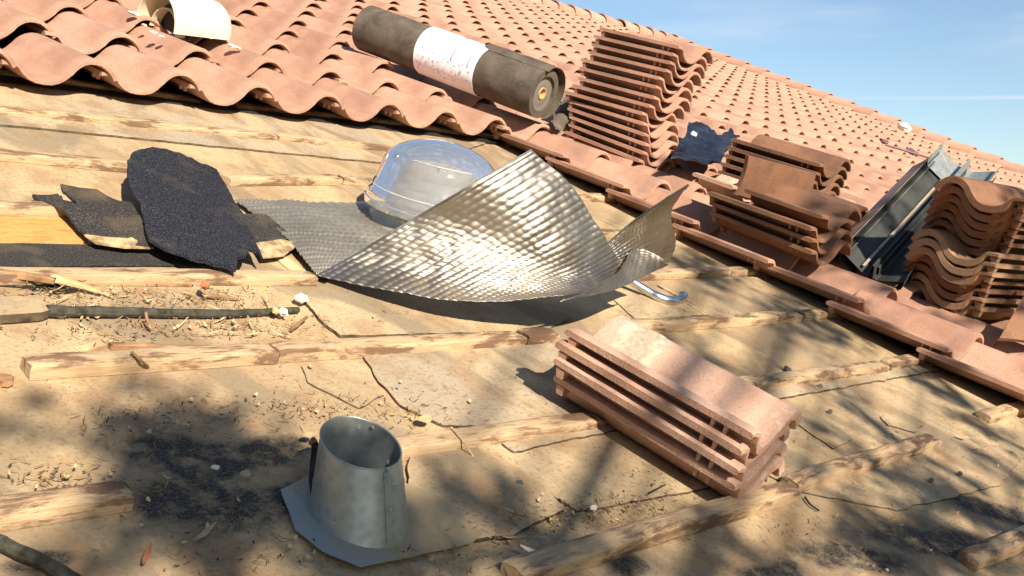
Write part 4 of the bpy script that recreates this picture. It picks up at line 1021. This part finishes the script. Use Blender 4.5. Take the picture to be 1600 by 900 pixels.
def shade_streak(a, b, r, T=3.3, leaves=20, z=0.0):
    p = at(*a, z) + SUNR * T; q = at(*b, z) + SUNR * (T + .1)
    mid = p.lerp(q, .5) + Vector((rg.uniform(-.02, .02), rg.uniform(-.02, .02), .02))
    BV.append(tube(cr([q, mid, p], 12), [r * (1 - .05 * i) for i in range(13)], 6, False))
    for i in range(leaves): leafcloud(p.lerp(q, rg.random()), .05, 1, .035)
shade_blob(245, 700, .045, 70); shade_blob(320, 700, .05, 120); shade_blob(300, 770, .06, 130); shade_blob(420, 790, .06, 120); shade_blob(250, 815, .05, 50); shade_blob(560, 830, .04, 70, z=.04); shade_blob(640, 830, .04, 60, z=.03)
shade_blob(200, 850, .04, 18); shade_blob(560, 780, .045, 110, z=.05); shade_blob(600, 850, .05, 60); shade_blob(745, 795, .045, 36); shade_blob(790, 830, .05, 40); shade_blob(880, 870, .06, 60); shade_blob(20, 650, .03, 14); shade_blob(170, 612, .05, 10)
shade_streak((1235, 650), (1345, 705), .012, leaves=10); shade_streak((1325, 625), (1400, 690), .026, leaves=40); shade_streak((1335, 725), (1530, 800), .045, leaves=120); shade_streak((1425, 715), (1545, 775), .02, leaves=20)
shade_streak((1480, 640), (1600, 705), .02, leaves=60); shade_streak((1300, 770), (1400, 830), .016, leaves=40); shade_streak((1420, 560), (1520, 640), .018, leaves=50); shade_streak((1300, 840), (1440, 872), .03, leaves=40); shade_streak((1180, 455), (1330, 530), .02, leaves=40); shade_streak((1300, 600), (1380, 670), .012, leaves=12)
for x, y, r_, n_ in ((1560, 820, .07, 130), (1480, 845, .06, 120), (1390, 855, .05, 90), (1120, 862, .05, 30), (1190, 885, .05, 30), (1010, 885, .05, 30), (1580, 740, .05, 40), (1460, 760, .04, 26), (1590, 620, .04, 20)): shade_blob(x, y, r_, n_)
for x, y, z, r_, n_ in ((1285, 265, .30, .05, 50), (1340, 310, .25, .05, 36), (1300, 375, .2, .07, 80), (1230, 350, .3, .05, 36), (1180, 380, .2, .05, 26), (1385, 455, .12, .03, 16), (1495, 560, .12, .035, 22), (1545, 585, .12, .05, 40), (1380, 330, .3, .06, 60), (1450, 320, .6, .06, 40), (1500, 400, .4, .07, 36), (1420, 430, .25, .05, 24), (1550, 460, .2, .10, 160), (1130, 330, .25, .05, 40), (1255, 290, .4, .05, 50), (1200, 330, .3, .05, 40), (1480, 350, .5, .07, 60), (1440, 380, .4, .05, 40), (1350, 400, .25, .06, 60), (1590, 330, .5, .07, 60), (1060, 240, .2, .04, 10)):
    shade_blob(x, y, r_, n_, z=z)
leafcloud(hub + Vector((-.6, -.8, .8)), .8, 2600, .07)
BV.append(tube([Vector((-5.5, -6.6, -2.2)), Vector((-5.3, -6.3, 1.5)), hub], [.2, .15, .07], 10))
# unseen trees added behind the viewer to block skylight and darken shadows
def sky_block_tree(az, dist, r, zc, n, lab, sq=1.0):
    # az measured in the roof's horizontal plane from +u towards +v
    base = ROOF.inverted() @ Vector((math.cos(az) * dist, math.sin(az) * dist, 0))
    t_ = thing('tree', base, lab, 'tree', 'unseen trees added to block skylight')
    wc = Vector((math.cos(az) * dist, math.sin(az) * dist, zc)); V, F = [], []
    rq = random.Random(int(az * 100))
    cl = [Vector((rq.gauss(0, .5) * r, rq.gauss(0, .5) * r, rq.uniform(-.9, .9) * r * sq)) for _ in range(16)]
    for i in range(n):
        p = wc + rq.choice(cl) + Vector((rq.gauss(0, .22), rq.gauss(0, .22), rq.gauss(0, .22))) * r
        a = Vector((rq.uniform(-1, 1), rq.uniform(-1, 1), rq.uniform(-1, 1))).normalized(); b = a.cross(Vector((rq.uniform(-1, 1), rq.uniform(-1, 1), rq.uniform(-1, 1)))).normalized()
        l = rq.uniform(.12, .26); k_ = len(V)
        V += [tuple(inv @ (p - a * l)), tuple(inv @ (p + b * l * .5)), tuple(inv @ (p + a * l)), tuple(inv @ (p - b * l * .5))]; F.append((k_, k_ + 1, k_ + 2, k_ + 3))
    tk = [inv @ Vector((wc.x, wc.y, z)) for z in (0, zc * .5, zc)]
    mesh('trunk', tube(tk, [.25, .2, .12], 10), M['bark'], t_); mesh('crown', (V, F), M['leaf'], t_, smooth=False)
saz = math.atan2(SUNW.y, SUNW.x)
for da, dist, r, zc, n, lab in ((R_(50), 10, 3.0, 7.4, 8000, 'broad unseen tree added to the left to block skylight'), (R_(-50), 10.5, 3.0, 7.2, 8000, 'broad unseen tree added to the right to block skylight'), (R_(78), 11, 3.8, 8.0, 5200, 'tall unseen tree added far to the left to block skylight'), (R_(-60), 13, 3.0, 6.3, 5200, 'tall unseen tree added far to the right to block skylight'), (R_(2), 14, 2.0, 2.6, 3000, 'low unseen tree added below the sun to block skylight')):
    sky_block_tree(saz - da, dist, r, zc, n, lab)
mesh('trunk', join(*BV), M['bark'], tree); mesh('crown', (LV, LF), M['leaf'], tree, smooth=False)
